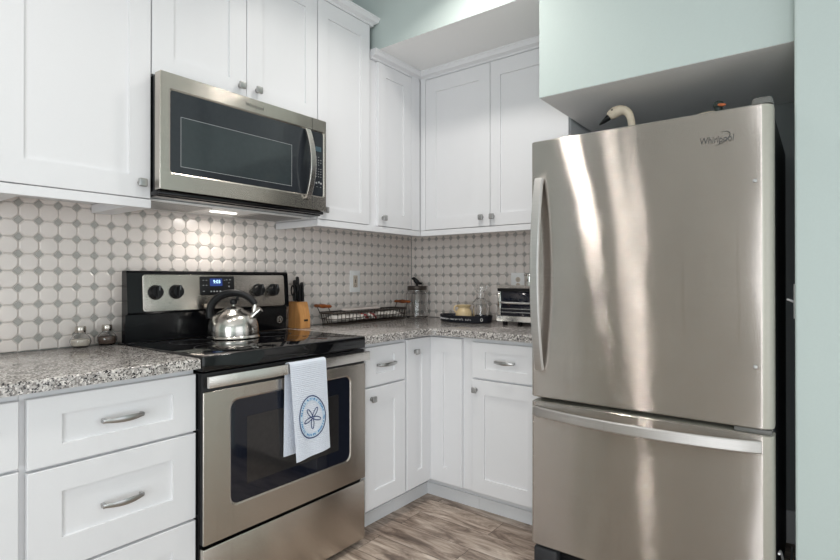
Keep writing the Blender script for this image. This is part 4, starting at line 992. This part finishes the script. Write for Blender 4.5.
tube(bm, smooth_path([pb + hd * 0.036 + Vector((0, 0, 0.086)), pb + hd * 0.052 + Vector((0, 0, 0.090)), pb + hd * 0.060 + Vector((0, 0, 0.074)), pb + hd * 0.054 + Vector((0, 0, 0.056)), pb + hd * 0.045 + Vector((0, 0, 0.050))], 2), 0.0048, 10); obj('handle', bm, M['bone'], Pm, True, 80)
vw = Vector((2.26 - px_, -2.85 - py_, 0)).normalized(); lf = Vector((-0.79, -0.61, 0))
bm = new(); q = (vw * 0.83 + lf * 0.55).normalized(); c = pb + q * 0.0492 + Vector((0, 0, 0.018)); prism(bm, rrect(0.010, 0.014, 0.002, 2), frame(c, Vector((0, 0, 1)).cross(q), (0, 0, 1)), 0.0012); 
obj('printed_mark', bm, M['dark_print'], Pm, False)
bx, by_ = 0.672, -0.19
G = thing('decanter', 'clear glass decanter with a flat glass stopper standing in the tray', 'decanter', (bx, by_, TZ))
lathe_obj('bottle', [(0, 0), (0.040, 0), (0.044, 0.004), (0.045, 0.012), (0.045, 0.112), (0.041, 0.124), (0.030, 0.131), (0.024, 0.138), (0.024, 0.172), (0.029, 0.177), (0.029, 0.182), (0.019, 0.182), (0.019, 0.137), (0.026, 0.127), (0.036, 0.120), (0.040, 0.110), (0.040, 0.014), (0.035, 0.008), (0, 0.008)], (bx, by_, TZ), M['glass'], G, 40)
lathe_obj('stopper', [(0, 0.160), (0.0165, 0.160), (0.0180, 0.1826), (0.033, 0.1832), (0.036, 0.188), (0.036, 0.206), (0.032, 0.212), (0, 0.213)], (bx, by_, TZ), M['glass'], G, 36)
lathe_obj('filling', [(0, 0.0085), (0.033, 0.0085), (0.0393, 0.015), (0.0393, 0.024), (0.030, 0.030), (0.012, 0.027), (0, 0.031)], (bx, by_, TZ), M['pebble'], G, 24)

# toaster oven
ox0, ox1, oy0, oy1 = 0.828, 1.228, -0.275, -0.03
O = thing('toaster_oven', 'silver and black toaster oven beside the refrigerator', 'toaster oven', ((ox0 + ox1) / 2, (oy0 + oy1) / 2, CZ))
bm = new(); box(bm, ox0 + 0.004, ox1 - 0.004, oy0 + 0.035, oy1, 0.937, 1.119, 0.006); obj('body', bm, M['charcoal'], O)
for x in (ox0 + 0.035, ox1 - 0.035):
    for y in (oy0 + 0.03, oy1 - 0.03):
        bm = new(); cyl(bm, (x, y, CZ), (x, y, 0.9365), 0.013, 0.016, 16); obj('foot', bm, M['blackmat'], O)
bm = new(); prism(bm, [(oy0 - 0.004, 1.1195), (oy1, 1.1195), (oy1, 1.129), (oy0 + 0.06, 1.137), (oy0 + 0.01, 1.1355), (oy0 - 0.008, 1.129)], frame((ox0, 0, 0), (0, 1, 0), (0, 0, 1)), ox1 - ox0); bmesh.ops.recalc_face_normals(bm, faces=bm.faces); obj('top_cover', bm, M['chrome'], O, True, 40)
bm = new(); box(bm, ox0, ox1, oy0 + 0.002, oy0 + 0.034, 1.102, 1.119, 0.003); obj('top_band', bm, M['blackmat'], O)
bm = new(); prism(bm, [(oy0 - 0.004, 0.937), (oy0 + 0.034, 0.937), (oy0 + 0.034, 0.966), (oy0 - 0.001, 0.966)], frame((ox0 - 0.003, 0, 0), (0, 1, 0), (0, 0, 1)), ox1 - ox0 + 0.006); bmesh.ops.bevel(bm, geom=list(bm.edges), offset=0.003, segments=2, affect='EDGES'); obj('bottom_trim', bm, M['chrome'], O)
for x0, x1 in ((ox0, ox0 + 0.022), (ox1 - 0.022, ox1)):
    bm = new(); box(bm, x0, x1, oy0 + 0.002, oy0 + 0.034, 0.9665, 1.1015, 0.004); obj('side_post', bm, M['chrome'], O)
bm = new(); box(bm, ox0 + 0.023, ox1 - 0.023, oy0 + 0.008, oy0 + 0.014, 0.967, 1.1015, 0.001); dd = obj('glass_door', bm, M['ovenglass'], O)
bm = new(); tube(bm, [(ox0 + 0.03, oy0 + 0.007, 1.046), (ox0 + 0.036, oy0 - 0.022, 1.042), (ox0 + 0.08, oy0 - 0.026, 1.040), (ox1 - 0.08, oy0 - 0.026, 1.040), (ox1 - 0.036, oy0 - 0.022, 1.042), (ox1 - 0.03, oy0 + 0.007, 1.046)], 0.0065, 10); obj('door_handle', bm, M['chrome'], dd, True, 60)
bm = new()
for k in range(2): box(bm, ox0 + 0.026, ox1 - 0.026, oy0 + 0.005, oy0 + 0.0076, 0.985 + k * 0.019, 0.9895 + k * 0.019)
obj('rack_rail', bm, M['nickel'], dd, False)
cx_, cy_ = 0.958, -0.13
cn = thing('lidded_tin', 'small shiny metal tin on the toaster oven beside the outlet', 'tin', (cx_, cy_, 1.1375))
lathe_obj('body', [(0, 0), (0.030, 0), (0.031, 0.003), (0.031, 0.048), (0, 0.048)], (cx_, cy_, 1.1375), M['chrome'], cn)
lathe_obj('lid', [(0.0, 0.0484), (0.033, 0.0484), (0.034, 0.051), (0.034, 0.060), (0.028, 0.066), (0, 0.067)], (cx_, cy_, 1.1375), M['chrome'], cn)

# outlets and switch
def plate_frame(mp, a, z, d): 
    o = mp(a, d, z); n = (mp(0, 1, 0) - mp(0, 0, 0)); m = frame(o, Vector((0, 0, 1)).cross(n), (0, 0, 1)); return m
m = plate_frame(LEFT, -0.566, 1.155, 0.0087)
ot = thing('wall_outlet', 'white rectangular outlet on the tile above the wire basket', 'outlet', (0.0087, -0.557, 1.09))
bm = new(); prism(bm, rrect(0.084, 0.132, 0.005), m, 0.006, 0.002); obj('cover_plate', bm, M['white_plastic'], ot)
bm = new(); prism(bm, rrect(0.036, 0.072, 0.002), m @ Matrix.Translation((0, 0, 0.0061)), 0.002, 0.001); rc = obj('receptacle', bm, M['ivory'], ot)
bm = new(); mm = m @ Matrix.Translation((0, 0, 0.0082))
for dz in (-0.022, 0.022):
    for dx in (-0.006, 0.006): prism(bm, rrect(0.002, 0.008, 0.0005, 1, dx, dz), mm, 0.0003)
    prism(bm, rrect(0.004, 0.004, 0.0015, 2, 0, dz - 0.009), mm, 0.0003)
for dz in (-0.004, 0.004): prism(bm, rrect(0.010, 0.005, 0.0008, 1, 0, dz), mm, 0.0008)
obj('socket_slot', bm, M['dark_print'], rc, False)
m = plate_frame(BACK, 0.822, 1.150, 0.0087)
ot = thing('wall_outlet', 'white double-socket outlet on the tile above the toaster oven', 'outlet', (0.807, -0.0087, 1.1))
bm = new(); prism(bm, rrect(0.088, 0.114, 0.004), m, 0.005, 0.002); obj('cover_plate', bm, M['white_plastic'], ot)
for dz in (-0.020, 0.016):
    bm = new(); lathe(bm, [(0.0155, 0), (0.0155, 0.0012), (0, 0.0012)], None, 24, m @ Matrix.Translation((0.003, dz, 0.0051))); so = obj('socket', bm, M['ivory'], ot)
    bm = new(); mm = m @ Matrix.Translation((0.003, dz, 0.0064))
    for dx in (-0.005, 0.005): prism(bm, rrect(0.002, 0.007, 0.0005, 1, dx, 0.002), mm, 0.0003)
    prism(bm, rrect(0.004, 0.004, 0.0015, 2, 0, -0.007), mm, 0.0003); obj('slot', bm, M['dark_print'], so, False)
ls = thing('light_switch', 'white toggle light switch on the wall end beside the refrigerator', 'light switch', (WX, -0.70, 1.04))
bm = new(); prism(bm, rrect(0.07, 0.115, 0.004), frame((WX - 0.0004, -0.70, 1.098), (0, -1, 0), (0, 0, 1)), 0.0045, 0.0015); obj('cover_plate', bm, M['white_plastic'], ls)
bm = new(); cyl(bm, (WX - 0.0052, -0.70, 1.096), (WX - 0.024, -0.70, 1.104), 0.0048, 0.0040, 12); obj('toggle', bm, M['white_plastic'], ls)

# recessed ceiling lights (above the frame)
for x, y in CAN_SPOTS:
    c = thing('recessed_light', 'round white recessed ceiling light', 'ceiling light', (x, y, CEIL), 'recessed ceiling lights')
    bm = new(); lathe(bm, [(0.072, -0.0005), (0.095, -0.0005), (0.093, -0.006), (0.074, -0.008), (0.072, -0.0005)], (x, y, CEIL), 36); obj('trim_ring', bm, M['trim'], c)
